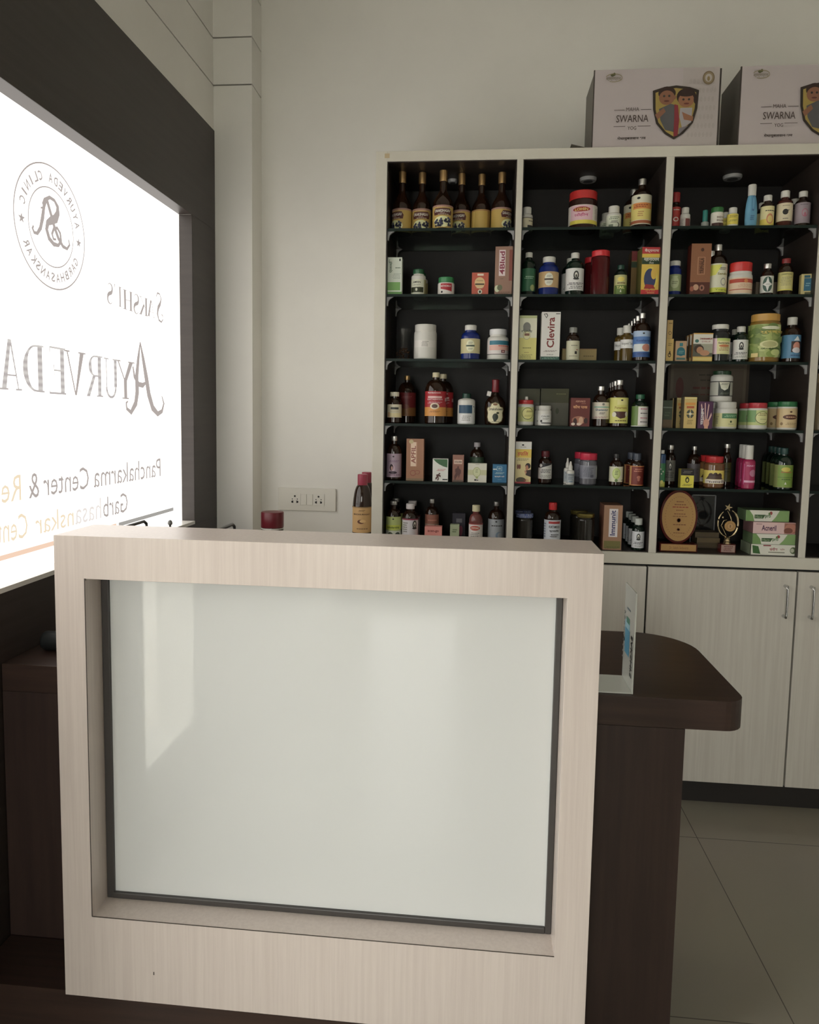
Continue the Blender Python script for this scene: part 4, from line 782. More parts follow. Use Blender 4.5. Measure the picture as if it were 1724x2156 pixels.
Bt('pill_bottle', 'bottle', 'small white pill jar with white screw lid, fourth shelf, middle bay', 1133, 1161.5, 854, 4, .01, WPL, WPL, (.70, .78, .84, .82, .92), (.08, .58, (196, 196, 192)), [Tx('CALSIS', .1, .78, 1.0, .14, (60, 60, 64), 0, True), Ln(.1, .52, .9, .2, 2, GREY), Rc(-.4, .06, 1, .16, K_), El(-.4, .3, .14, .12, K_)], behind=[(-6, .06, 'small white pill jar just behind its twin, fourth shelf, middle bay')])
Cr('medicine_carton', 'maroon carton with picture of running horses, fourth shelf', 1201, 1241.5, 838, 4, .01, .04, (96, 34, 28), [Tx('ASHVAKO', .0, .88, 1.0, .07, (200, 150, 120)), Tx('कौंच पाक', 0, .69, 1.5, .12, (206, 150, 100), 0, True), Ln(.3, .8, .5, .03, 1, (180, 120, 90)), El(-.1, .22, .75, .14, (150, 96, 72)), El(-.5, .16, .2, .13, (60, 30, 24)), El(.1, .2, .24, .14, (190, 150, 120)), El(.6, .2, .2, .1, (50, 26, 20)), El(-.7, .08, .2, .05, (210, 190, 170)), El(-.1, .08, .24, .05, (206, 180, 160))], side=(70, 24, 20))
Bt('syrup_bottle', 'bottle', 'silver-capped bottle with white label, fourth shelf, right of the maroon carton', 1250, 1286, 812.5, 4, .02, AMB, SILV, (.55, .80, .36, .89, .42), (.19, .60, (204, 196, 180)), [Tx('Shatavari', .1, .55, 1.3, .14, (70, 90, 110), 0, True), Rc(-.7, .68, 1, .74, (110, 170, 150)), El(.2, .88, .12, .07, GREY), Ln(.1, .34, .6, .14, 2, K_), Ln(0, .1, 1.6, .12, 2, (160, 110, 110))])
Bt('syrup_bottle', 'bottle', 'silver-capped bottle with yellow label and mortar picture, foremost of its line, fourth shelf', 1288, 1327, 799, 4, .01, AMB, SILV, (.58, .80, .34, .89, .40), (.08, .62, (196, 194, 90)), [Rc(-.2, .72, .8, .92, (206, 200, 120)), Tx('Punarnava', .15, .61, 1.1, .1, (150, 120, 10), 0, True), Pg([(-.5, .46), (.75, .46), (.55, .22), (.1, .18), (-.4, .3)], (70, 34, 26)), El(-.45, .34, .2, .1, (206, 200, 180)), El(.7, .36, .16, .1, (206, 200, 180)), Ln(.1, .1, 1.2, .08, 1, (90, 70, 20)), El(.2, .9, .1, .03, K_)],
   behind=[(-6 - 5 * i, .07 * (i + 1), 'silver-capped dark bottle, %s in the line behind the yellow mortar label, fourth shelf' % nm[i if i < 2 else 3]) for i in range(3)], group='dark bottles lined up behind the yellow mortar label')
Bt('syrup_bottle', 'bottle', 'bottle with green cap and green-white label, fourth shelf, right end of middle bay', 1333.5, 1368, 830, 4, .01, GRNG, plas((20, 84, 56)), (.62, .80, .50, .86, .56), (.05, .64, (150, 160, 110)), [Rc(-.2, .03, 1.0, .97, (206, 200, 196)), Rc(-1.3, 0, -.25, 1, (96, 124, 60)), Ln(.35, .86, .9, .1, 1, (170, 60, 90)), Ln(.35, .64, .9, .1, 1, K_), Ln(.35, .4, .9, .1, 1, (170, 60, 90)), Ln(.35, .2, .9, .1, 1, K_), Rc(-1.3, -.04, 1.3, .0, (210, 206, 200))])
# right bay
Cr('photo_frame', 'large framed certificate leaning at the back, fourth shelf, right bay', 1406, 1577, 765, 4, .24, .02, (66, 54, 42), [Rc(-.93, .06, .93, .94, (96, 84, 66)), Rc(-.86, .1, .86, .9, (84, 72, 58)), Ln(.1, .82, .9, .05, 1, (54, 46, 36)), Ln(.1, .74, .8, .05, 1, (54, 46, 36)), Ln(.0, .62, 1.0, .07, 1, (84, 34, 28)), Ln(.0, .52, 1.1, .05, 1, (84, 44, 34)), Ln(.0, .40, .9, .05, 1, (54, 46, 36)), El(-.7, .62, .1, .16, (84, 40, 34))], cat='frame')
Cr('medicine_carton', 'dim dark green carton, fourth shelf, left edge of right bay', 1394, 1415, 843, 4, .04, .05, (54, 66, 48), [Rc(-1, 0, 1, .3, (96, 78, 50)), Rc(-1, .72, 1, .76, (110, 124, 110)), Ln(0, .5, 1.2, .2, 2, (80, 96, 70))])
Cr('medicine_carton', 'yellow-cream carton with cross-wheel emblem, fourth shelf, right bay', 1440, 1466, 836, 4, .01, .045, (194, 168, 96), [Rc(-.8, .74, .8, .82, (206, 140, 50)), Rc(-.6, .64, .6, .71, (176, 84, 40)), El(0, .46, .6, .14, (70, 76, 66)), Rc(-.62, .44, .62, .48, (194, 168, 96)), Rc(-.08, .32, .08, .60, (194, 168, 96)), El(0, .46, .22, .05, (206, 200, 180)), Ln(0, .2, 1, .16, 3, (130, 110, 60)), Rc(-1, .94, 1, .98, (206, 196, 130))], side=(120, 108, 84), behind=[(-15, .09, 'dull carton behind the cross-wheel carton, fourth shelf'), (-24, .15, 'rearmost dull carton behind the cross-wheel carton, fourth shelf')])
hand = [Rc(-.9, 0, .9, 1, (76, 40, 74))]
for a, b in (((-.6, .9), (-.2, .3)), ((-.1, .95), (.0, .35)), ((.4, .9), (.2, .35)), ((.8, .55), (.3, .2))): hand += [Pg(g_, (206, 170, 160)) for g_ in stroke([a, b], .12)]
hand += [El(.15, .2, .4, .16, (196, 140, 120)), Rc(-.1, 0, .4, .15, (200, 150, 120)), Tx('वातहर', -.4, .45, .42, .62, (220, 200, 214), 90, True)]
Cr('medicine_carton', 'purple carton with a bony hand picture, fourth shelf, right bay', 1469, 1500.5, 845.5, 4, .01, .04, (62, 34, 60), hand)
Bt('jar', 'jar', 'squat white jar with green and cream label, fourth shelf, under the stacked jar', 1512, 1558, 846, 4, .01, WPL, WPL, (.70, .77, .86, .79, .90), (.08, .58, (194, 190, 130)), [Rc(-.35, .62, .95, .98, (50, 110, 66)), Ln(.3, .8, 1.0, .2, 2, (150, 190, 150)), El(.3, .38, .08, .08, (60, 80, 40)), Ln(.3, .2, .5, .08, 1, GREY), Ln(-.75, .5, .3, .6, 5, GREY)], behind=[(-16, .081, 'squat white jar behind the green-labelled one, fourth shelf')])
x_, w_2, Y_, z_, H_ = place(1512, 1558, 846, 4, .01)
Bt('jar', 'jar', 'white jar with dark green lid stacked on top of the squat white jars, fourth shelf', 1503, 1549, 780, 4, .045, WPL, plas((26, 58, 34)), (.76, .86, .80, .87, .82), (.18, .66, (176, 176, 164)), [Rc(-.3, 0, .6, 1, (36, 44, 38)), Pg([(-.25, .95), (.55, .95), (.4, .5), (.15, .38), (-.1, .5)], (190, 190, 170)), Ln(.15, .8, .6, .14, 2, (60, 60, 50)), El(.15, .48, .12, .09, (206, 206, 190)), Ln(.15, .18, .7, .12, 2, (110, 120, 100)), Rc(-1.4, .94, 1.4, 1, K_), Rc(-1.4, 0, 1.4, .05, K_)], z=z_ + H_ + .0006)
Bt('jar', 'jar', 'white jar with red lid and lime label, foremost of two, fourth shelf, right bay', 1581, 1621.5, 848, 4, .01, WPL, plas((172, 30, 44)), (.74, .80, .88, .80, .93), (.16, .72, (176, 186, 110)), [Rc(-1.3, .2, -.2, 1, (110, 150, 90)), El(.35, .5, .62, .42, (100, 110, 60)), El(.35, .5, .56, .38, (206, 206, 140)), Ln(.4, .72, .9, .2, 2, (110, 90, 40)), Ln(.4, .4, .7, .1, 1, (150, 150, 90))], behind=[(-18, .07, 'red-lidded lime-label jar, rear of two, fourth shelf, right bay')])
Bt('jar', 'jar', 'cream jar with green lid and brown oval label, foremost of two, fourth shelf', 1644, 1685, 845.5, 4, .01, WPL, plas((26, 100, 54)), (.78, .82, .94, .80, .97), (.08, .76, (186, 152, 104)), [Rc(-.75, .02, 1.2, .98, (196, 172, 124)), El(.2, .55, .62, .13, (86, 44, 26)), Ln(.2, .55, 1.0, .1, 1, (200, 160, 120)), El(.2, .82, .1, .05, (90, 60, 30)), Ln(.3, .2, 1, .14, 2, (150, 120, 80)), El(-.5, .2, .12, .08, (140, 110, 70))], behind=[(-20, .07, 'green-lidded jar with brown label, rear of two, fourth shelf')])
# ---- row 5
Bt('syrup_bottle', 'bottle', 'bottle with mauve label showing a woman portrait, fifth shelf, far left', 812.5, 844, 918.5, 5, .02, AMB, SILV, (.60, .82, .38, .89, .44), (.06, .60, (164, 142, 158)), [El(-.2, .38, .32, .18, (190, 160, 176)), El(-.25, .42, .2, .14, (50, 34, 40)), El(-.2, .38, .1, .09, (186, 140, 130)), El(-.1, .2, .45, .06, (60, 40, 56)), Ln(0, .68, 1.2, .08, 2, (110, 80, 110)), El(-.05, .88, .1, .03, K_), Ln(0, .1, 1.4, .06, 1, (110, 60, 90))])
Cr('medicine_carton', 'tall brown carton with vertical cream nameplate, fifth shelf, left bay', 855.5, 892, 924, 5, .02, .055, (146, 98, 64), [Rc(-.5, .34, .12, .92, (206, 178, 152)), Rc(.12, .34, .22, .92, (180, 130, 100)), Tx('APFIL', -.18, .62, .52, .42, (132, 62, 44), 90, True), El(-.45, .93, .26, .05, (176, 158, 110)), El(-.2, .18, .34, .07, (130, 56, 40)), El(-.2, .18, .28, .055, (146, 98, 64)), El(.3, .2, .3, .05, (130, 56, 40)), El(.3, .2, .25, .04, (146, 98, 64)), Rc(-1, 0, 1, .05, (120, 96, 64))], top=(130, 84, 54))
Cr('medicine_carton', 'white carton with green corner and runner figure, fifth shelf', 910.5, 943, 966, 5, .01, .035, (206, 204, 196), [Pg([(-.95, .98), (.9, .98), (.9, .62), (.4, .66), (-.2, .76), (-.6, .86)], (44, 92, 48)), Ln(.1, .5, 1.2, .1, 2, (180, 70, 70)), El(-.1, .34, .1, .03, (80, 40, 34))] + [Pg(g_, (80, 40, 34)) for g_ in stroke([(-.15, .31), (-.35, .2), (-.6, .1)], .1) + stroke([(-.3, .22), (-.2, .12), (-.35, .05)], .1) + stroke([(-.5, .26), (-.2, .28), (.05, .22)], .08)] + [Rc(.3, .06, .95, .11, K_)])
Cr('medicine_carton', 'slim brown carton with running figure, fifth shelf, left bay', 952.5, 976, 958, 5, .02, .028, (136, 88, 70), [Rc(-.75, .66, .7, .82, (200, 170, 150)), Tx('DOLORN', 0, .74, 1.2, .08, (60, 30, 26), 0, True), El(0, .54, .14, .04, (80, 40, 32))] + [Pg(g_, (80, 40, 32)) for g_ in stroke([(0, .5), (.0, .34), (-.4, .22), (-.6, .1)], .2) + stroke([(.0, .34), (.35, .28), (.1, .2)], .18) + stroke([(-.5, .4), (0, .46), (.5, .36)], .14)] + [Rc(-.9, 0, .9, .06, (90, 70, 56))])
Bt('syrup_bottle', 'bottle', 'bottle with dim green label behind the white bulb carton, fifth shelf', 989, 1019, 932, 5, .08, AMB, plas((150, 146, 150)), (.62, .82, .40, .88, .46), (.3, .62, (40, 62, 44)), [El(0, .7, .5, .2, (56, 80, 56))])
Cr('medicine_carton', 'square white carton with pale bulb drawing, fifth shelf, left bay', 984.5, 1024, 976, 5, .01, .04, (200, 198, 182), [Rc(-1, .38, 1, .66, (184, 184, 140)), El(-.05, .54, .42, .27, (160, 166, 110)), El(-.05, .54, .36, .23, (190, 194, 150)), Rc(-.15, .2, .1, .3, (150, 160, 90)), Ln(-.05, .6, .3, .2, 3, (120, 130, 80)), Rc(-.3, .08, -.05, .16, K_), Rc(.0, .08, .12, .14, K_), Ln(0, .94, .5, .04, 1, (110, 110, 90))])
Cr('medicine_carton', 'bright blue carton with white lettering, fifth shelf, right end of left bay', 1036.5, 1066, 978, 5, .02, .035, (12, 100, 142), [Rc(-.4, .64, .35, .88, (150, 190, 210)), Rc(-.33, .66, .28, .86, (12, 100, 142)), Tx('m', 0, .76, .35, .1, (180, 210, 220), 0, True), Rc(-.95, .7, -.4, .76, (190, 220, 200)), Ln(0, .52, 1.4, .12, 2, (170, 206, 220)), Tx('ब्राह्मी वटी', 0, .33, 1.4, .1, (200, 220, 226), 0, True), Ln(0, .16, .6, .04, 1, (120, 170, 200))])
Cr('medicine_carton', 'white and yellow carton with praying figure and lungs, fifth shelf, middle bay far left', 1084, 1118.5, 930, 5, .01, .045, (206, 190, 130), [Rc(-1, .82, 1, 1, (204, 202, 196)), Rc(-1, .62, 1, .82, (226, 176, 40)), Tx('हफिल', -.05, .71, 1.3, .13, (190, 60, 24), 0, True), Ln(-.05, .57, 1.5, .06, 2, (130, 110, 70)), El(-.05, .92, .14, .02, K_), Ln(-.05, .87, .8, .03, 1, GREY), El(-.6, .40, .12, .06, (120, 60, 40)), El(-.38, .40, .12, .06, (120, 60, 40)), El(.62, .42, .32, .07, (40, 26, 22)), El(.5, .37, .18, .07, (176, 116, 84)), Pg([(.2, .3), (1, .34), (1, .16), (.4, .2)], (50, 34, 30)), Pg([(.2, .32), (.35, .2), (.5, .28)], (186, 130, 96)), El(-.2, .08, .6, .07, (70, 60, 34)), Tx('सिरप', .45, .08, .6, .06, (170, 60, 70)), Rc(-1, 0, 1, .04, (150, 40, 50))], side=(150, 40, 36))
Bt('syrup_bottle', 'bottle', 'dark bottle with maroon cap and slanted white label, fifth shelf, middle bay', 1134.5, 1163, 950, 5, .03, AMB, plas((82, 16, 24)), (.58, .78, .56, .82, .62), (.14, .62, (190, 190, 184)), [Pg([(-1.3, 1), (1.3, 1), (-.5, .72), (-1.3, .7)], (28, 26, 28)), El(-.55, .86, .2, .1, (190, 190, 184)), Ln(.1, .5, 1.4, .24, 3, K_), Ln(.1, .16, 1.5, .2, 3, GREY)])
def nozzle(root, R, H): pass
PW = (.50, .56, .52, .54, .52)
def dropper(u0, u1, vt, d, label, art=True):
    x, w, Y, z0, H = place(u0, u1, vt, 5, d); R = w / 2; root = empty('dropper_bottle', (x, Y + R, z0 + .0003)); tag(root, label, 'bottle', 'white dropper bottles on the fifth shelf')
    MB().lathe([(R * .92, 0), (R, .002), (R, H * .54), (R * .9, H * .6), (R * .5, H * .62)], WPL, 24).build('bottle_body', root)
    MB().lathe([(R * .52, H * .62), (R * .52, H * .78), (R * .3, H * .86), (R * .2, H * .985), (R * .12, H)], WPL, 20).build('cap', root)
    mb = MB(); n = 12; vs = []; m = ink((150, 158, 162))
    for i in range(n + 1): a = -1.5 + 3 * i / n; vs += [((R + .0003) * math.sin(a), -(R + .0003) * math.cos(a), H * .08), ((R + .0003) * math.sin(a), -(R + .0003) * math.cos(a), H * .48)]
    mb.add(vs, [(2 * i, 2 * i + 2, 2 * i + 3, 2 * i + 1) for i in range(n)], m, True)
    apply_art(mb, [Ln(0, .85, 1.6, .2, 1, (50, 56, 70)), Ln(0, .5, 1.4, .4, 3, (80, 90, 110)), Ln(0, .15, 1.0, .2, 1, (60, 100, 130))], lambda s, t, L: ((R + .0005) * math.sin(s), -(R + .0005) * math.cos(s), H * (.08 + .4 * t)), .2)
    mb.build('paper_label', root, fix=False)
dropper(1193, 1210, 972, .005, 'white dropper bottle with pointed nozzle and grey label, in front, fifth shelf')
dropper(1187.5, 1203, 965, .05, 'taller white dropper bottle behind the front one, fifth shelf')
PINK = plas((186, 22, 58))
GJ = mat('glass_jar_grey_content', (.12, .12, .14), .12)
Bt('jar', 'jar', 'grey-filled jar with pink lid, foremost of two, fifth shelf, middle bay', 1222.5, 1259, 955, 5, .005, GJ, PINK, (.70, .78, .88, .79, 1.0), (.2, .62, (120, 122, 134)), [Ln(0, .5, 1.0, .7, 7, (70, 72, 84)), Rc(.9, .1, 1.2, .9, (170, 180, 176)), Rc(.2, .1, .5, .3, (80, 82, 96))], rib=.02, behind=[(-11, .095, 'grey-filled jar with pink lid behind its twin, fifth shelf')])
Bt('syrup_bottle', 'bottle', 'dark-capped slim bottle with white and lime round label, fifth shelf, middle bay', 1285.5, 1314, 956, 5, .01, AMB, plas((40, 40, 40)), (.58, .80, .40, .86, .46), (.12, .60, (198, 198, 170)), [El(0, .55, .5, .36, (170, 190, 90)), El(0, .55, .4, .28, (184, 200, 120)), Ln(0, .6, .4, .3, 3, (60, 80, 40)), El(0, .1, .18, .1, (90, 120, 50)), Ln(.8, .12, .4, .1, 1, K_)])
Bt('syrup_bottle', 'bottle', 'bottle with slate blue cap and maroon-orange label, fifth shelf, right end of middle bay', 1329, 1358, 955, 5, .01, AMB, plas((60, 66, 78)), (.64, .76, .56, .79, .58), (.02, .62, (120, 34, 24)), [Rc(-1.3, 0, -.7, 1, (196, 150, 90)), Rc(-.65, .04, 1.1, .96, (110, 34, 22)), Ln(.2, .78, 1.2, .2, 2, (190, 120, 90)), El(.2, .42, .22, .08, (170, 100, 80)), El(.2, .3, .14, .08, (170, 100, 80)), Rc(-1.3, .96, 1.3, 1, (190, 120, 50)), Rc(-1.3, .0, 1.3, .04, (190, 120, 50))], behind=[(-11, .08, 'slate-capped maroon-label bottle, rear of two, fifth shelf')])
Bt('tonic_bottle', 'bottle', 'green and yellow bottle with blue cap, fifth shelf, left edge of right bay', 1386, 1403, 948, 5, .02, plas((30, 66, 110)), WPL, (.86, .9, .6, .9, .6), (.0, .64, (34, 110, 66)), [Rc(-1.4, 0, 1.4, .2, (176, 176, 60)), El(-.2, .75, .15, .04, W_), El(.3, .65, .12, .04, W_), El(.0, .55, .12, .03, W_), El(.1, .2, .3, .08, (200, 190, 90))])
Bt('syrup_bottle', 'bottle', 'dim grey-label portrait bottle standing behind the green and blue one, fifth shelf', 1402, 1425, 937, 5, .09, AMB, SILV, (.62, .80, .5, .88, .62), (.1, .62, (100, 100, 92)), lady(0, .72, (40, 40, 38)) + [Ln(0, .3, 1.3, .3, 3, (50, 50, 46))])
Cr('medicine_carton', 'small yellow carton with black portrait, fifth shelf, right bay', 1432.5, 1460, 988, 5, .01, .035, (206, 196, 34), [Rc(-1, .66, 1, 1, (34, 30, 34)), Ln(0, .84, 1.5, .16, 2, (120, 116, 110)), El(0, .42, .3, .16, (40, 38, 20)), El(0, .4, .15, .09, (196, 186, 60)), Ln(0, .6, .7, .05, 1, (60, 56, 20)), Ln(0, .14, 1.5, .12, 2, (90, 84, 20))], side=(150, 138, 24))
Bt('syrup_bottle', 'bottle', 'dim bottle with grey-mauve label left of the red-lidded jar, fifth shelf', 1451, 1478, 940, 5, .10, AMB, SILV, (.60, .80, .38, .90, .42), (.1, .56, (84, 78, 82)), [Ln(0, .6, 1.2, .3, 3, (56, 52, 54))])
Bt('jar', 'jar', 'brown jar with red lid and yellow label showing three people, fifth shelf', 1488, 1530.5, 961.5, 5, .01, mat('brown_paste_jar', (.17, .08, .035), .15), plas((176, 20, 26)), (.72, .79, .80, .80, .88), (.14, .56, (206, 186, 70)), [El(-.3, .6, .2, .2, (60, 36, 26)), El(.05, .62, .2, .22, (50, 30, 24)), El(.4, .6, .2, .2, (60, 36, 26)), Pg([(-.7, .34), (.7, .34), (.5, .6), (-.5, .6)], (70, 50, 40)), Rc(-.8, .02, 1.0, .32, (206, 196, 186)), Tx('शतावरी', .1, .17, 1.5, .2, (60, 40, 34), 0, True)], rib=.02, behind=[(-10, .08, 'brown jar with red lid, rear of two, fifth shelf')])
Bt('syrup_bottle', 'bottle', 'silver-capped dim bottle with olive label right behind the red-lidded jar, fifth shelf', 1523, 1543, 935, 5, .12, AMB, SILV, (.58, .80, .5, .9, .66), (.1, .56, (80, 76, 34)), [Ln(0, .6, 1.2, .3, 2, (50, 46, 24))])
MAG = plas((150, 18, 72), .3)
Bt('spray_bottle', 'bottle', 'magenta bottle with tall white cap, foremost of three, fifth shelf', 1568, 1595, 938, 5, .01, MAG, WPL, (.60, .68, .62, .68, .62), (.1, .58, (156, 24, 80)), [Tx('FERRY', .2, .9, 1.0, .08, (210, 150, 180), 0, True), El(.5, .55, .45, .17, (176, 110, 140)), Rc(-.6, .1, 1.2, .2, (200, 150, 176)), Rc(-.66, 0, -.58, 1, (200, 100, 150))], behind=[(-6, .06, 'magenta bottle with white cap, middle of three, fifth shelf'), (-12, .12, 'magenta bottle with white cap, rearmost of three, fifth shelf')], group='magenta bottles with white caps')
gb = [Rc(-.6, .04, .9, .97, (110, 140, 40)), El(.1, .8, .4, .1, (190, 176, 60)), Ln(.1, .68, 1.1, .1, 1, (170, 90, 40)), Rc(-.6, .44, .9, .46, (70, 100, 30)), Ln(.1, .36, .9, .1, 1, (60, 90, 30)), Pg([(-.0, .14), (.2, .14), (.1, .26)], W_)]
ordn = ['second', 'third', 'rearmost']
Bt('oil_bottle', 'bottle', 'bottle with lime green label and dark teal cap, foremost of its line, fifth shelf', 1639, 1677, 944, 5, .0, GRNG, plas((24, 60, 56)), (.62, .82, .36, .85, .42), (.06, .60, (120, 130, 66)), gb, behind=[(-8 - 9 * i, .0745 * (i + 1) , 'lime-label bottle with teal cap, %s in its line, fifth shelf' % ordn[i]) for i in range(3)], group='lime-label bottles in a line on the fifth shelf')
# ---- row 6 (bottom board)
Bt('syrup_bottle', 'bottle', 'bottle with lime and white label, bottom board, far left', 811, 842.5, 1056, 6, .02, AMB, SILV, (.58, .80, .38, .90, .48), (.08, .62, (176, 190, 110)), [Rc(-1.4, .42, 1.4, .62, (190, 200, 50)), Tx('Ashokarishta', 0, .52, 1.4, .1, (50, 80, 30), 0, True), Rc(-1.4, 0, 1.4, .36, (196, 200, 186)), El(-.3, .18, .3, .12, (70, 80, 60)), El(.5, .18, .3, .12, (60, 70, 60)), El(0, .9, .1, .03, K_)], behind=[(5, .1, 'silver-capped bottle tucked behind the lime-label one, bottom board')])
Bt('syrup_bottle', 'bottle', 'bottle with white portrait label and maroon rim, bottom board, left bay', 845, 879, 1062, 6, .02, AMB, plas((206, 196, 196)), (.62, .80, .46, .86, .54), (.06, .62, (198, 194, 198)), lady(.5, .72) + [Rc(-1.4, .94, 1.4, 1, (130, 30, 60)), Ln(-.5, .6, .6, .5, 5, GREY)], behind=[(5, .1, 'pale-capped bottle tucked behind the maroon-rim portrait bottle, bottom board')])
Bt('syrup_bottle', 'bottle', 'slim bottle with brown label behind the pink carton, bottom board', 894, 923, 1052, 6, .06, AMB, SILV, (.62, .82, .32, .90, .38), (.2, .64, (134, 84, 66)), [Rc(-1.4, .0, 1.4, .5, (150, 130, 110)), El(-.2, .3, .3, .14, (50, 34, 30)), El(.4, .3, .24, .16, (44, 30, 28)), Ln(0, .7, 1.2, .1, 1, (190, 130, 110))])
Cr('medicine_carton', 'pink carton with dark lettering, bottom board, left bay', 893.5, 929.5, 1109, 6, .01, .04, (204, 128, 118), [Tx('acen-go', 0, .72, 1.3, .14, (110, 30, 34), 0, True), Ln(0, .4, 1.2, .1, 1, (150, 60, 60))])
Cr('medicine_carton', 'small dark carton with pink lungs picture, bottom board', 952, 979, 1081, 6, .07, .03, (34, 32, 44), [El(-.3, .4, .28, .18, (110, 40, 60)), El(.35, .4, .28, .18, (110, 40, 60)), Rc(-.4, .68, .5, .82, (90, 90, 96))])
Cr('medicine_carton', 'small pale green carton in front of the dark lungs carton, bottom board', 947, 966, 1105, 6, .01, .03, (150, 160, 126), [Ln(0, .7, 1.1, .2, 2, (80, 96, 60)), Ln(0, .3, 1.0, .2, 2, (100, 110, 80))])
Bt('syrup_bottle', 'bottle', 'clear-shouldered bottle of red syrup with cream cap, bottom board', 987, 1016.5, 1065, 6, .01, mat('red_syrup_glass', (.16, .05, .045), .06), plas((196, 188, 150)), (.58, .78, .48, .84, .56), (.04, .54, (204, 196, 190)), [El(-.1, .78, .6, .12, (176, 60, 40)), Tx('CYSTONE', -.1, .78, .9, .1, (220, 200, 180), 0, True), Ln(-.1, .45, 1.1, .25, 3, GREY), Rc(-1.4, .96, 1.4, 1, (150, 30, 30))])
Bt('syrup_bottle', 'bottle', 'slim bottle with grey-blue label, bottom board, right end of left bay', 1028, 1062.5, 1058, 6, .03, AMB, SILV, (.60, .82, .30, .90, .34), (.06, .60, (150, 156, 162)), [Ln(0, .72, 1.3, .1, 1, K_), El(.3, .3, .34, .16, (110, 130, 150)), El(.4, .3, .24, .13, (150, 156, 162)), El(0, .9, .1, .03, K_)])
BJ = mat('dark_glass_jar', (.02, .018, .014), .06)
Bt('jar', 'jar', 'dark glass jar with blue and white checked lid, bottom board, middle bay', 1086, 1123.5, 1083, 6, .01, BJ, mat('checked_blue_lid', (.03, .06, .28), .25, rgb2=(.32, .36, .46), scale=(260, 260, 260)), (.78, .86, .86, .88, .98), None, behind=[(-3, .09, 'dark glass jar with dim blue lid behind the checked-lid jar, bottom board')])
Bt('syrup_bottle', 'bottle', 'bottle with red cap and white label with black lettering, bottom board, middle bay', 1147.5, 1182.5, 1060, 6, .01, AMB, plas((182, 24, 30)), (.64, .80, .46, .84, .50), (.04, .62, (190, 196, 208)), [Rc(-.4, .86, .8, .95, (170, 50, 50)), Tx('KUKTAMOLIN', .2, .74, 1.1, .1, K_, 0, True), Tx('कुटजारिष्ट', .2, .58, 1.0, .1, K_, 0, True), Ln(.2, .4, .9, .14, 2, K_), Ln(-.9, .6, .4, .6, 6, (100, 110, 140))])
Bt('jar', 'jar', 'dark glass jar with gold lid, foremost of two, bottom board, middle bay', 1215, 1254, 1083, 6, .01, BJ, mat('brassy_lid', (.30, .24, .07), .25, .7), (.80, .86, .86, .89, .98), None, behind=[(-13, .09, 'dark glass jar with gold lid, rear of two, bottom board')])
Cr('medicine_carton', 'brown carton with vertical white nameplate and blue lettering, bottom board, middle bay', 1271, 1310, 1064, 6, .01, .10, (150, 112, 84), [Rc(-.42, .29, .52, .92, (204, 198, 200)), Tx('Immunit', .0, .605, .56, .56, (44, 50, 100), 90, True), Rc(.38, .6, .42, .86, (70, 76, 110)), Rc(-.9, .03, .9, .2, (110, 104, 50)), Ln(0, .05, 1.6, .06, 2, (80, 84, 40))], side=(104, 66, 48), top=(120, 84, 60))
Bt('syrup_bottle', 'bottle', 'small white-capped bottle with black portrait label, foremost of its line, bottom board', 1333, 1359, 1093, 6, .01, GRNG, plas((180, 186, 180)), (.60, .76, .50, .80, .62), (.08, .60, (198, 200, 206)), lady(0, .68) + [Ln(0, .3, 1.3, .16, 2, K_), Ln(0, .12, 1.2, .12, 2, GREY)], behind=[(-7 - 6 * i, .07 * (i + 1), 'white-capped portrait bottle, %s in its line, bottom board' % nm[[0, 1, 3][i]]) for i in range(3)], group='small portrait bottles lined up on the bottom board')
# oval award plaque
x, w, Y, z0, H = place(1390, 1470.5, 1031, 6, .035)
pq = empty('award_plaque', (x, Y, z0 + .0003)); tag(pq, 'oval wooden award plaque with gold face on a small base, bottom board, right bay', 'plaque')
MAR = mat('glossy_maroon_wood', (.085, .012, .010), .15); BRS = mat('brushed_gold_plate', (.50, .30, .12), .35, .35)
hb_ = H * .13; R1 = w / 2; R2 = (H - hb_ * .9) / 2; zc2 = hb_ * .9 + R2
def oval(a, b, n=48): return [(a * math.cos(2 * PI * i / n), zc2 + b * math.sin(2 * PI * i / n)) for i in range(n)]
MB().prism(oval(R1, R2), .0, .014, MAR).build('oval_board', pq, bevel=.003)
f = MB(); f.prism(oval(R1 * .88, R2 * .90), -.0018, .0, BRS)
tk = []
for i in range(44):
    a = 2 * PI * i / 44; c_, s_ = math.cos(a), math.sin(a)
    tk.append(Pg([(c_ * .82 + dx, s_ * .82 + dz) for dx, dz in ((-.018, 0), (0, -.022), (.018, 0), (0, .03))], (110, 60, 40)))
PRN = (120, 72, 40)
tk += [Ln(0, .62, .5, .1, 1, PRN), Ln(0, .5, .8, .1, 1, PRN), Ln(0, .4, 1.1, .09, 1, (140, 50, 30)), Ln(0, .27, .5, .08, 1, PRN), Ln(0, .12, .8, .08, 1, PRN), Ln(0, .02, 1.0, .06, 1, PRN), El(0, -.14, .13, .09, PRN), El(0, -.14, .1, .07, (170, 120, 70)), Ln(0, -.32, .9, .08, 1, PRN), El(0, -.52, .1, .06, PRN), El(0, -.52, .07, .04, (176, 124, 74)), Ln(0, -.66, .8, .07, 1, PRN)]
apply_art(f, tk, lambda s, t, L: (s * R1 * .88, -.0019 - .0001 * min(L, 12), zc2 + t * R2 * .90), 9); f.build('gold_face', pq, fix=False)
b = MB(); b.box(-R1 * 1.0, R1 * .98, -.02, .035, 0, hb_, MAR); b.build('base', pq, bevel=.002)
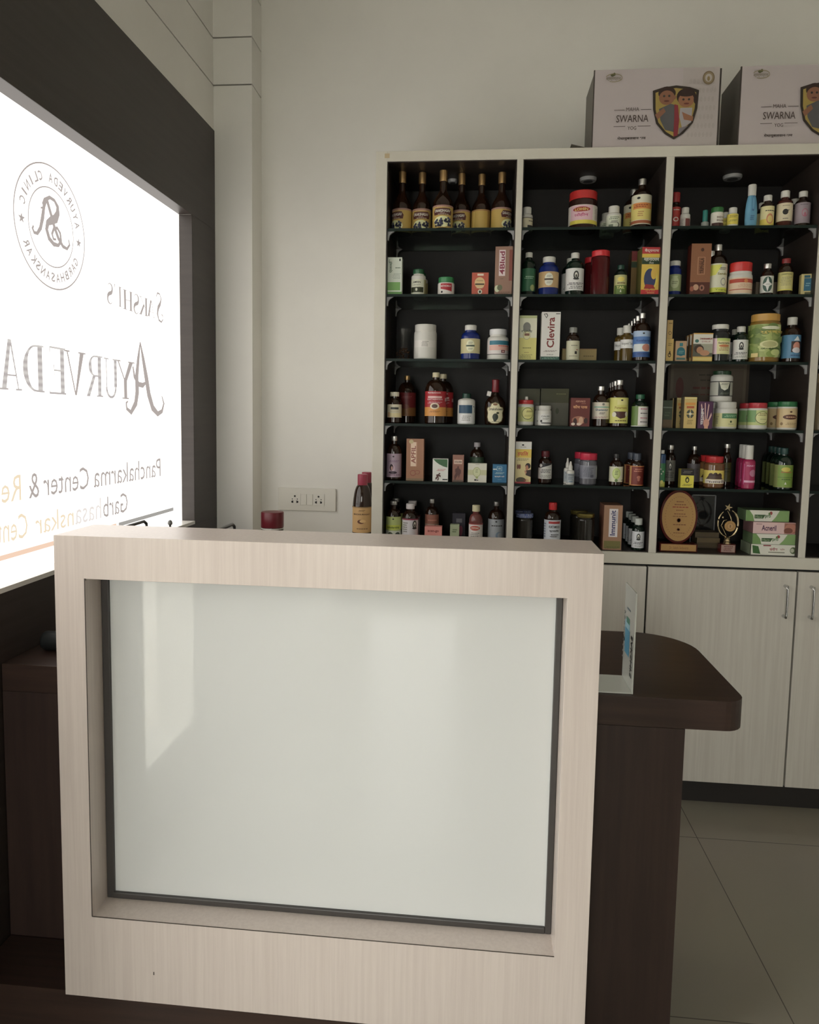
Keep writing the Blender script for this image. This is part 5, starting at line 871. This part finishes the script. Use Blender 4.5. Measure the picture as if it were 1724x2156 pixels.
b = MB(); b.box(-R1 * .93, R1 * .9, -.0215, -.0203, hb_ * .12, hb_ * .92, BRS); apply_art(b, [Tx('Dr. Sakshi Sadavarte', 0, .5, 1.1, .42, PRN)], lambda s, t, L: (s * R1 * .9, -.022, hb_ * (.12 + .8 * t)), 9); b.build('name_plate', pq, fix=False)
# star trophy
x, w, Y, z0, H = place(1513, 1558, 1057, 6, .03)
tr = empty('trophy', (x, Y + .012, z0 + .0003)); tag(tr, 'gold star trophy with round medallion on a maroon base, bottom board', 'trophy'); GT = mat('pale_gold_metal', (.70, .56, .34), .2, .9)
wt_ = w / 2; t_ = MB(); t_.box(-wt_ * .72, wt_ * .74, -.014, .016, 0, H * .17, MAR); t_.build('trophy_base', tr, bevel=.001)
t_ = MB(); t_.box(-wt_ * .62, wt_ * .66, -.0152, -.0142, H * .012, H * .155, ink((150, 120, 110))); apply_art(t_, [Ln(0, .8, 1.6, .25, 1, (90, 40, 36)), Ln(0, .4, 1.4, .5, 3, (96, 30, 30))], lambda s, t, L: (s * wt_ * .62, -.0155, H * (.012 + .14 * t)), 9); t_.build('engraved_plate', tr, fix=False)
t_ = MB().lathe([(wt_ * .36, H * .171), (wt_ * .26, H * .20), (wt_ * .30, H * .23), (wt_ * .22, H * .26), (wt_ * .28, H * .29), (wt_ * .12, H * .31)], GT, 20); t_.build('trophy_stem', tr)
fr = MB()
def loopp(a0, a1, rx, rz_, n=16): return [(rx * math.cos(math.radians(a0 + (a1 - a0) * i / n)), 0, H * .57 + rz_ * math.sin(math.radians(a0 + (a1 - a0) * i / n))) for i in range(n + 1)]
fr.tube([(-wt_ * .05, 0, H * .30)] + loopp(250, 120, wt_ * .95, H * .26), [.0012] * 3 + [.0028] * 12 + [.002] * 3, GT, 8)
fr.tube([(wt_ * .1, 0, H * .30)] + loopp(290, 430, wt_ * .95, H * .27), [.0012] * 3 + [.004] * 12 + [.002] * 3, GT, 8)
fr.tube([(wt_ * .2, 0, H * .34), (wt_ * .5, 0, H * .5), (wt_ * .2, 0, H * .7), (-wt_ * .1, 0, H * .82)], [.001, .0022, .0022, .001], GT, 8)
fr.tube([(-wt_ * .1, 0, H * .33), (-wt_ * .6, 0, H * .52), (-wt_ * .45, 0, H * .62), (-wt_ * .1, 0, H * .64)], [.001, .002, .002, .001], GT, 8)
fr.lathe([(.0005, H * .66), (.0026, H * .67), (.0034, H * .685), (.0024, H * .70), (.0005, H * .705)], GT, 12, cx=-wt_ * .5); fr.build('figure_frame', tr)
sp = []
for k2 in range(10):
    a = k2 * PI / 5 + .25; rr = (.0125 if k2 % 2 == 0 else .0045) * 1.25; sp.append((-wt_ * .05 + rr * math.sin(a), H * .885 + rr * math.cos(a)))
MB().prism(sp, -.003, .002, GT).build('star', tr)
md = MB(); n = 28; R3 = wt_ * .52; cz = H * .52; cx_ = wt_ * .18
md.prism([(cx_ + R3 * math.cos(2 * PI * i / n), cz + R3 * math.sin(2 * PI * i / n)) for i in range(n)], -.006, -.001, BRS)
apply_art(md, [El(0, 0, .6, .6, (110, 80, 46)), El(0, 0, .54, .54, (176, 136, 84)), Rc(-.1, -.25, .1, .25, (110, 80, 46))], lambda s, t, L: (cx_ + s * R3, -.0062 - .0002 * L, cz + t * R3), 9); md.build('medallion', tr, fix=False)
# stacked cream cartons
def swoosh(c1, c2): return [Rc(-1, 0, 1, 1, W_), Pg([(-1, 1), (-.85, 1), (-.66, .5), (-.6, 0), (-1, 0)], c1), Pg([(.55, 1), (1, 1), (1, 0), (.2, 0), (.38, .4)], c2)]
x, w, Y, z0, H = place(1578, 1676, 1148, 6, .01)
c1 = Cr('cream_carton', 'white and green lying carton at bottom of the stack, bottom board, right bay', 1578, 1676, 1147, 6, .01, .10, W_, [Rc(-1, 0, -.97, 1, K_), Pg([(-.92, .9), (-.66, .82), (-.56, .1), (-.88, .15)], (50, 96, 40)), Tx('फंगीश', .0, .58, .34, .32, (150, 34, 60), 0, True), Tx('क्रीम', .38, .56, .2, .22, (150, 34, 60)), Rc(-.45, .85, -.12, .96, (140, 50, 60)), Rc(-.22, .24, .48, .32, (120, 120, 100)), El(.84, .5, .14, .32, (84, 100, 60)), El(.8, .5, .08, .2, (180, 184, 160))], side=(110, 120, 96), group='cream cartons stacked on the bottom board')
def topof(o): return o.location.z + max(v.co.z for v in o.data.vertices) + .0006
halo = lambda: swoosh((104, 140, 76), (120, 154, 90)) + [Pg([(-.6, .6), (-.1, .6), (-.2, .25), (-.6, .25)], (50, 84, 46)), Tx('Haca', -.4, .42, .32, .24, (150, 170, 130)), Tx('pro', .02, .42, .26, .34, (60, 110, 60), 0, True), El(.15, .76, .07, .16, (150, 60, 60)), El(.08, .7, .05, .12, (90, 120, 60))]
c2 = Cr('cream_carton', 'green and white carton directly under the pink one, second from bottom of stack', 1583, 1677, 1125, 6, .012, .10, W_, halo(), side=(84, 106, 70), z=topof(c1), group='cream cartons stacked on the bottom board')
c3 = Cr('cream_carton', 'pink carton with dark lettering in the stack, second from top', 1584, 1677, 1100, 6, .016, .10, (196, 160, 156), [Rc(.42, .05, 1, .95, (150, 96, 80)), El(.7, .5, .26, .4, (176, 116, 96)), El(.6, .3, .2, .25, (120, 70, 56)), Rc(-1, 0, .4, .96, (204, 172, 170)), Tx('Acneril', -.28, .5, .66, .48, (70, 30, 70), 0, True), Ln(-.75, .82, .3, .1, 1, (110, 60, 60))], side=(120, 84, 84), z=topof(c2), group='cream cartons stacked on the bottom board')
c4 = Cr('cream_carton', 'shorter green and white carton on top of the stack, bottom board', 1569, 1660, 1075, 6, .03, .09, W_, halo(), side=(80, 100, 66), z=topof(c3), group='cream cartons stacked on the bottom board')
# dim things behind on the bottom board
x, w, Y, z0, H = place(1455, 1506, 1042, 6, .20)
fb = empty('acrylic_stand', (x, Y, z0 + .0003)); tag(fb, 'dim clear acrylic display frame behind the oval plaque, bottom board', 'stand')
f = MB(); t2 = .004
f.box(-w / 2, w / 2, 0, t2, 0, H, clearm('smoky_acrylic', (.80, .82, .84), 1.5, .05)); f.build('acrylic_sheet', fb, fix=False)
f = MB(); f.box(-w / 2, -w / 2 + .003, -.002, t2 + .002, 0, H, BRK); f.box(w / 2 - .003, w / 2, -.002, t2 + .002, 0, H, BRK); f.box(-w / 2, w / 2, -.002, t2 + .002, H - .003, H, BRK); f.build('edge_strip', fb)
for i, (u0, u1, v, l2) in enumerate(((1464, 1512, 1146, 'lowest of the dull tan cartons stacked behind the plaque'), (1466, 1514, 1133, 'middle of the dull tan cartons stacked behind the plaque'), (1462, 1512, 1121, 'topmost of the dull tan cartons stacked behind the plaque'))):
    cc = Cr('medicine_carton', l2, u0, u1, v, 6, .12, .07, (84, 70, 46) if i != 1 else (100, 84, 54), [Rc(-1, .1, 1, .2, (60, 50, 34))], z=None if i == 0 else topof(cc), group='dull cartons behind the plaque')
# bay four: only its left edge shows
Bt('jar', 'jar', 'tan-lidded jar just inside the right edge of the picture, fourth shelf', 1716, 1764, 786, 4, .03, mat('tan_jar', (.22, .17, .10), .3), plas((150, 130, 96)), 'jar', None)
# ---- bottles and jar on the base cabinet left of the shelving
Y0 = YC + .10
x, w, Y, z0, H = place(739.5, 780, 1000, 6, .10, z=ZB - .04)
syl = [Tx('MADHURASAV', 0, .72, 1.5, .06, (60, 40, 26), 0, True), Ln(0, .86, .6, .08, 2, (96, 70, 40)), El(-.05, .44, .3, .08, (90, 50, 30)), El(.1, .46, .26, .06, (196, 160, 100)), Ln(0, .17, 1.1, .08, 1, (110, 84, 50)), Rc(-1.4, .96, 1.4, 1, (140, 110, 66)), Rc(-1.4, 0, 1.4, .02, K_)]
Bt('wine_bottle', 'bottle', 'dark wine bottle with red capsule and tan label, left of the shelving', 739.5, 780, 1000, 6, .10, AMB, plas((140, 40, 62)), (.52, .86, .40, .83, .52), (.20, .56, (178, 140, 84)), syl, z=ZB - .04, behind=[(9, .12, 'second wine bottle with red capsule, hidden behind the first, left of the shelving')])
x = at(566.5, 1095, 2.80); wj = at(590, 1095, 2.80).x - at(543, 1095, 2.80).x; zt_ = at(566.5, 1080, 2.80).z
jr = empty('jar', (x.x, 2.80 + wj / 2, ZB - .0397)); tag(jr, 'jar with deep red screw lid rising behind the counter, below the wall socket', 'jar')
Hj = zt_ - ZB + .04; Rj = wj / 2
MB().lathe([(Rj * .95, 0), (Rj * .98, .003), (Rj * .98, Hj * .55), (Rj * .9, Hj * .62)], BJ, 36).build('jar_body', jr)
hl = at(566, 1113, 2.8).z - ZB + .04
MB().lathe([(Rj * .97, hl - .001), (Rj * 1.0, hl + .002), (Rj * 1.0, Hj - .004), (Rj * .96, Hj - .0008), (Rj * .8, Hj)], plas((96, 18, 30)), 40).build('lid', jr)
MB().lathe([(Rj * .99, hl - .006), (Rj * .99, hl - .002)], WPL, 36).build('lid_ring', jr)
# ------------------------------------------------------------------ big gift cartons on top of the shelving
def shield(cx, cz, k):
    P = lambda pts: [(cx + x * .18 * k, cz + z * .35) for x, z in pts]
    SH = [(-1, .76), (-.6, .86), (0, .93), (.6, .86), (1, .74), (.96, .1), (.8, -.42), (.4, -.8), (0, -1), (-.4, -.8), (-.8, -.42), (-.96, .1)]
    E_ = lambda x, z, a, b, c: ('p', [(cx + (x + a * math.cos(2 * PI * i / 20)) * .18 * k, cz + (z + b * math.sin(2 * PI * i / 20)) * .35) for i in range(20)], c)
    o = [Pg(P(SH), (44, 34, 26)), Pg(P([(x * .88, z * .9) for x, z in SH]), (150, 128, 50))]
    sk, sk2, hr = (128, 84, 58), (140, 92, 62), (46, 26, 20)
    o += [E_(-.38, .66, .38, .24, hr), E_(-.38, .5, .34, .26, sk), E_(-.5, .56, .05, .04, K_), E_(-.28, .56, .05, .04, K_), E_(-.38, .38, .12, .03, (90, 40, 34)), E_(-.04, .5, .06, .07, sk)]
    o += [Pg(P([(-.7, .1), (-.2, .28), (.1, .2), (.05, -.75), (-.4, -.65), (-.62, -.3)]), (78, 78, 80)), Pg(P([(-.04, .26), (.12, .22), (.2, -.3), (.16, -.86), (-.02, -.9), (-.02, -.2)]), (126, 36, 46)), Pg(P([(-.86, -.1), (-.5, .14), (-.4, .0), (-.74, -.28)]), sk)]
    o += [E_(.46, .52, .42, .3, hr), E_(.46, .4, .34, .26, sk2), E_(.46, .62, .36, .1, hr), E_(.34, .42, .05, .04, K_), E_(.58, .42, .05, .04, K_), E_(.48, .27, .12, .03, (100, 44, 38)), E_(.86, .42, .08, .16, hr)]
    o += [Pg(P([(.22, .12), (.74, .12), (.72, -.4), (.34, -.62), (.2, -.2)]), (150, 144, 146)), Pg(P([(.3, -.02), (.5, -.1), (.8, -.2), (.78, -.36), (.4, -.3)]), sk2), Pg(P([(.2, -.6), (.6, -.52), (.2, -.84)]), (110, 104, 108))]
    return o
GB_ = (170, 160, 160)
def gift(label, ul, ur, vt, group):
    Y = YC + .02; a, b = at(ul, 230, Y), at(ur, 230, Y); w = b.x - a.x; zt = at((ul + ur) / 2, vt, Y).z; H = zt - ZT - .0006; D = .22
    lead = [Rc(.55, .02, 1, .96, (164, 154, 150)), Rc(-.46, .45, -.44, .46, K_)]
    art = [Rc(.42, .0, 1, 1, (166, 157, 154))]
    for i in range(7):
        for j in range(7): art.append(El(.54 + .11 * j * .55 + (.03 if i % 2 else 0), .16 + .11 * i, .024, .035, (160, 151, 147), 6))
    T1 = (64, 50, 42)
    art += [Rc(-.67, .482, -.50, .488, T1), Rc(-.24, .482, -.07, .488, T1), Tx('MAHA', -.37, .492, .21, .046, T1), Tx('SWARNA', -.37, .375, .52, .092, T1), Rc(-.67, .275, -.48, .281, T1), Rc(-.28, .275, -.07, .281, T1), Tx('YOG', -.37, .255, .14, .044, T1), Tx('मेधायुबलवान भव', -.37, .125, .46, .05, (50, 40, 34), 0, True),
            Tx('स्वर्णप्राश', -.70, .875, .24, .045, (100, 90, 50)), El(-.72, .925, .03, .02, (84, 84, 50)), El(-.69, .935, .02, .02, (84, 84, 50)), ('g', [Pg(g_, (130, 120, 80)) for g_ in stroke([(-.83 + .135 + .135 * math.cos(q * .35), .89 + .05 * math.sin(q * .35)) for q in range(-6, 9)], .008)]),
            El(.82, .86, .095, .085, (110, 92, 64)), El(.82, .86, .08, .07, (130, 114, 84)), El(.82, .86, .055, .05, (166, 157, 150)), El(.82, .85, .022, .03, (130, 110, 70))] + shield(.31, .45, 2.05)
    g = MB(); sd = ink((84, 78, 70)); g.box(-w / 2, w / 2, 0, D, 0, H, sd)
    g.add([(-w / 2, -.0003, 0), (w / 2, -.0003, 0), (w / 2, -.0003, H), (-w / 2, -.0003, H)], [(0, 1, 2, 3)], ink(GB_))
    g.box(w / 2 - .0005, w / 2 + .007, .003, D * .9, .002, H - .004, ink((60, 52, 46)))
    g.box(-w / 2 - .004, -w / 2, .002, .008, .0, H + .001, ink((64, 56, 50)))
    apply_art(g, art, lambda s, t, L: (s * w / 2, -.0004 - .00006 * L, t * H), 9)
    o = g.build('gift_carton', fix=False); o.location = ((a.x + b.x) / 2, Y, ZT + .0004); tag(o, label, 'box', group); return o, w
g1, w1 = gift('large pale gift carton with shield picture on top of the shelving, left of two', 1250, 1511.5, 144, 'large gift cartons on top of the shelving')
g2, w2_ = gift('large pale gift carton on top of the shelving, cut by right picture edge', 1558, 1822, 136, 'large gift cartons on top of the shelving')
fl = MB().add([(-w1 / 2 - .005, .002, .002), (-w1 / 2 - .075, -.002, .018), (-w1 / 2 - .075, .05, .018), (-w1 / 2 - .005, .08, .002), (-w1 / 2 - .005, .002, .0035), (-w1 / 2 - .075, -.002, .0195), (-w1 / 2 - .075, .05, .0195), (-w1 / 2 - .005, .08, .0035)], [(0, 1, 2, 3), (4, 7, 6, 5), (0, 4, 5, 1), (1, 5, 6, 2), (2, 6, 7, 3), (3, 7, 4, 0)], ink((110, 104, 94))).build('open_flap', g1)
# ------------------------------------------------------------------ things on and behind the desk
ST = mat('white_acrylic', (.60, .62, .57), .2)
sx = .343; yn, yfar = 1.562, 1.672
st = empty('sign_stand', (sx, (yn + yfar) / 2, zd + .0003)); tag(st, 'white L-shaped acrylic sign stand seen edge-on at right end of desk', 'sign')
hn = at(1346, 1250, yn).z - zd
MB().box(-.0015, .0015, yn - st.location.y, yfar - st.location.y, 0, hn, ST).build('sign_panel', st, bevel=.0008)
MB().box(-.13, -.0016, yn - st.location.y, yfar - st.location.y, 0, .003, ST).build('sign_foot', st, bevel=.0008)
pr = MB(); ky = lambda s: yn + (yfar - yn) * (.5 - s / 2) - st.location.y
art = [Rc(-.15, .52, .75, .64, (140, 186, 200)), Rc(-.2, .30, .7, .56, (70, 140, 170)), Rc(-.1, .62, .5, .68, (70, 130, 110)), Rc(-.2, .76, .5, .775, (90, 110, 120)),
       Tx('SAKSHI’S', -.62, .34, .36, .42, (30, 30, 30), -90, True), Ln(.82, .42, .2, .1, 1, (40, 40, 40))]
for k2 in range(9): art.append(El(.86, .70 - .058 * k2, .08, .018, (40, 42, 44), 6)); art.append(El(.86, .70 - .058 * k2, .035, .008, (190, 194, 186), 6))
apply_art(pr, art, lambda s, t, L: (-.0017 - .0001 * L, ky(-s) if False else yn + (yfar - yn) * (s + 1) / 2 - st.location.y, t * hn), 9); pr.build('printed_sheet', st, fix=False)
ta = at(93, 1345, 1.66); rt = .0235
tb = empty('flashlight', (ta.x, 1.66, zd + rt + .0004)); tag(tb, 'black cylinder lying on the desk by the window wall, left of the counter front', 'torch')
BKM = mat('black_rubber', (.010, .012, .012), .4)
def xl(prof, m, name, parent):
    b_ = MB().lathe(prof, m, 32); b_.v = [(z, x, y) for x, y, z in b_.v]; return b_.build(name, parent)
xl([(rt * .8, 0), (rt * .95, .003), (rt, .008), (rt, .13), (rt * .8, .14)], BKM, 'barrel', tb)
xl([(rt * .8, .141), (rt * .82, .2), (rt * .7, .205)], BKM, 'handle', tb)
# tubular metal rack standing on the desk, hidden but for its bent handles
TB = mat('dark_grey_tube', (.05, .05, .05), .3, .4)
yr1 = 2.0; pa = at(309, 1093, yr1); pb = at(494, 1099, yr1)
rk = empty('file_rack', ((pa.x + pb.x) / 2, 1.88, zd + .0003)); tag(rk, 'dark tubular metal rack on the desk, two bent handles showing above counter', 'rack')
za = pa.z - zd - .0045; xl_, xr_ = pa.x - rk.location.x, pb.x - rk.location.x
for x_ in (xl_, xr_):
    zz = za if x_ == xl_ else pb.z - zd - .0045
    y1, y0 = yr1 - 1.88, -.16
    MB().tube([(x_, y1, .0045), (x_, y1, zz - .022), (x_, y1 - .004, zz - .008), (x_, y1 - .018, zz), (x_, y0 + .018, zz), (x_, y0 + .004, zz - .008), (x_, y0, zz - .022), (x_, y0, .0045)], .0045, TB, 12).build('handle_loop', rk)
for z_ in (.012, .12, .22):
    b_ = MB()
    for y_ in (-.16, .12): b_.tube([(xl_, y_, z_), (xr_, y_, z_)], .003, TB, 8)
    for q in range(1, 6): b_.tube([(xl_ + (xr_ - xl_) * q / 6, -.16, z_), (xl_ + (xr_ - xl_) * q / 6, .12, z_)], .002, TB, 6)
    b_.build('wire_tray', rk)
pk = at(358, 1100, 1.95); kx, kz = pk.x - rk.location.x, pk.z - zd
m_ = MB(); m_.tube([(kx, .07, .22), (kx, .07, kz - .006)], .003, TB, 10); m_.lathe([(.002, kz - .009), (.0065, kz - .005), (.0065, kz), (.0045, kz + .005), (.001, kz + .007)], mat('grey_knob', (.2, .2, .19), .3), 16, cx=kx, cy=.07); m_.build('knob', rk)
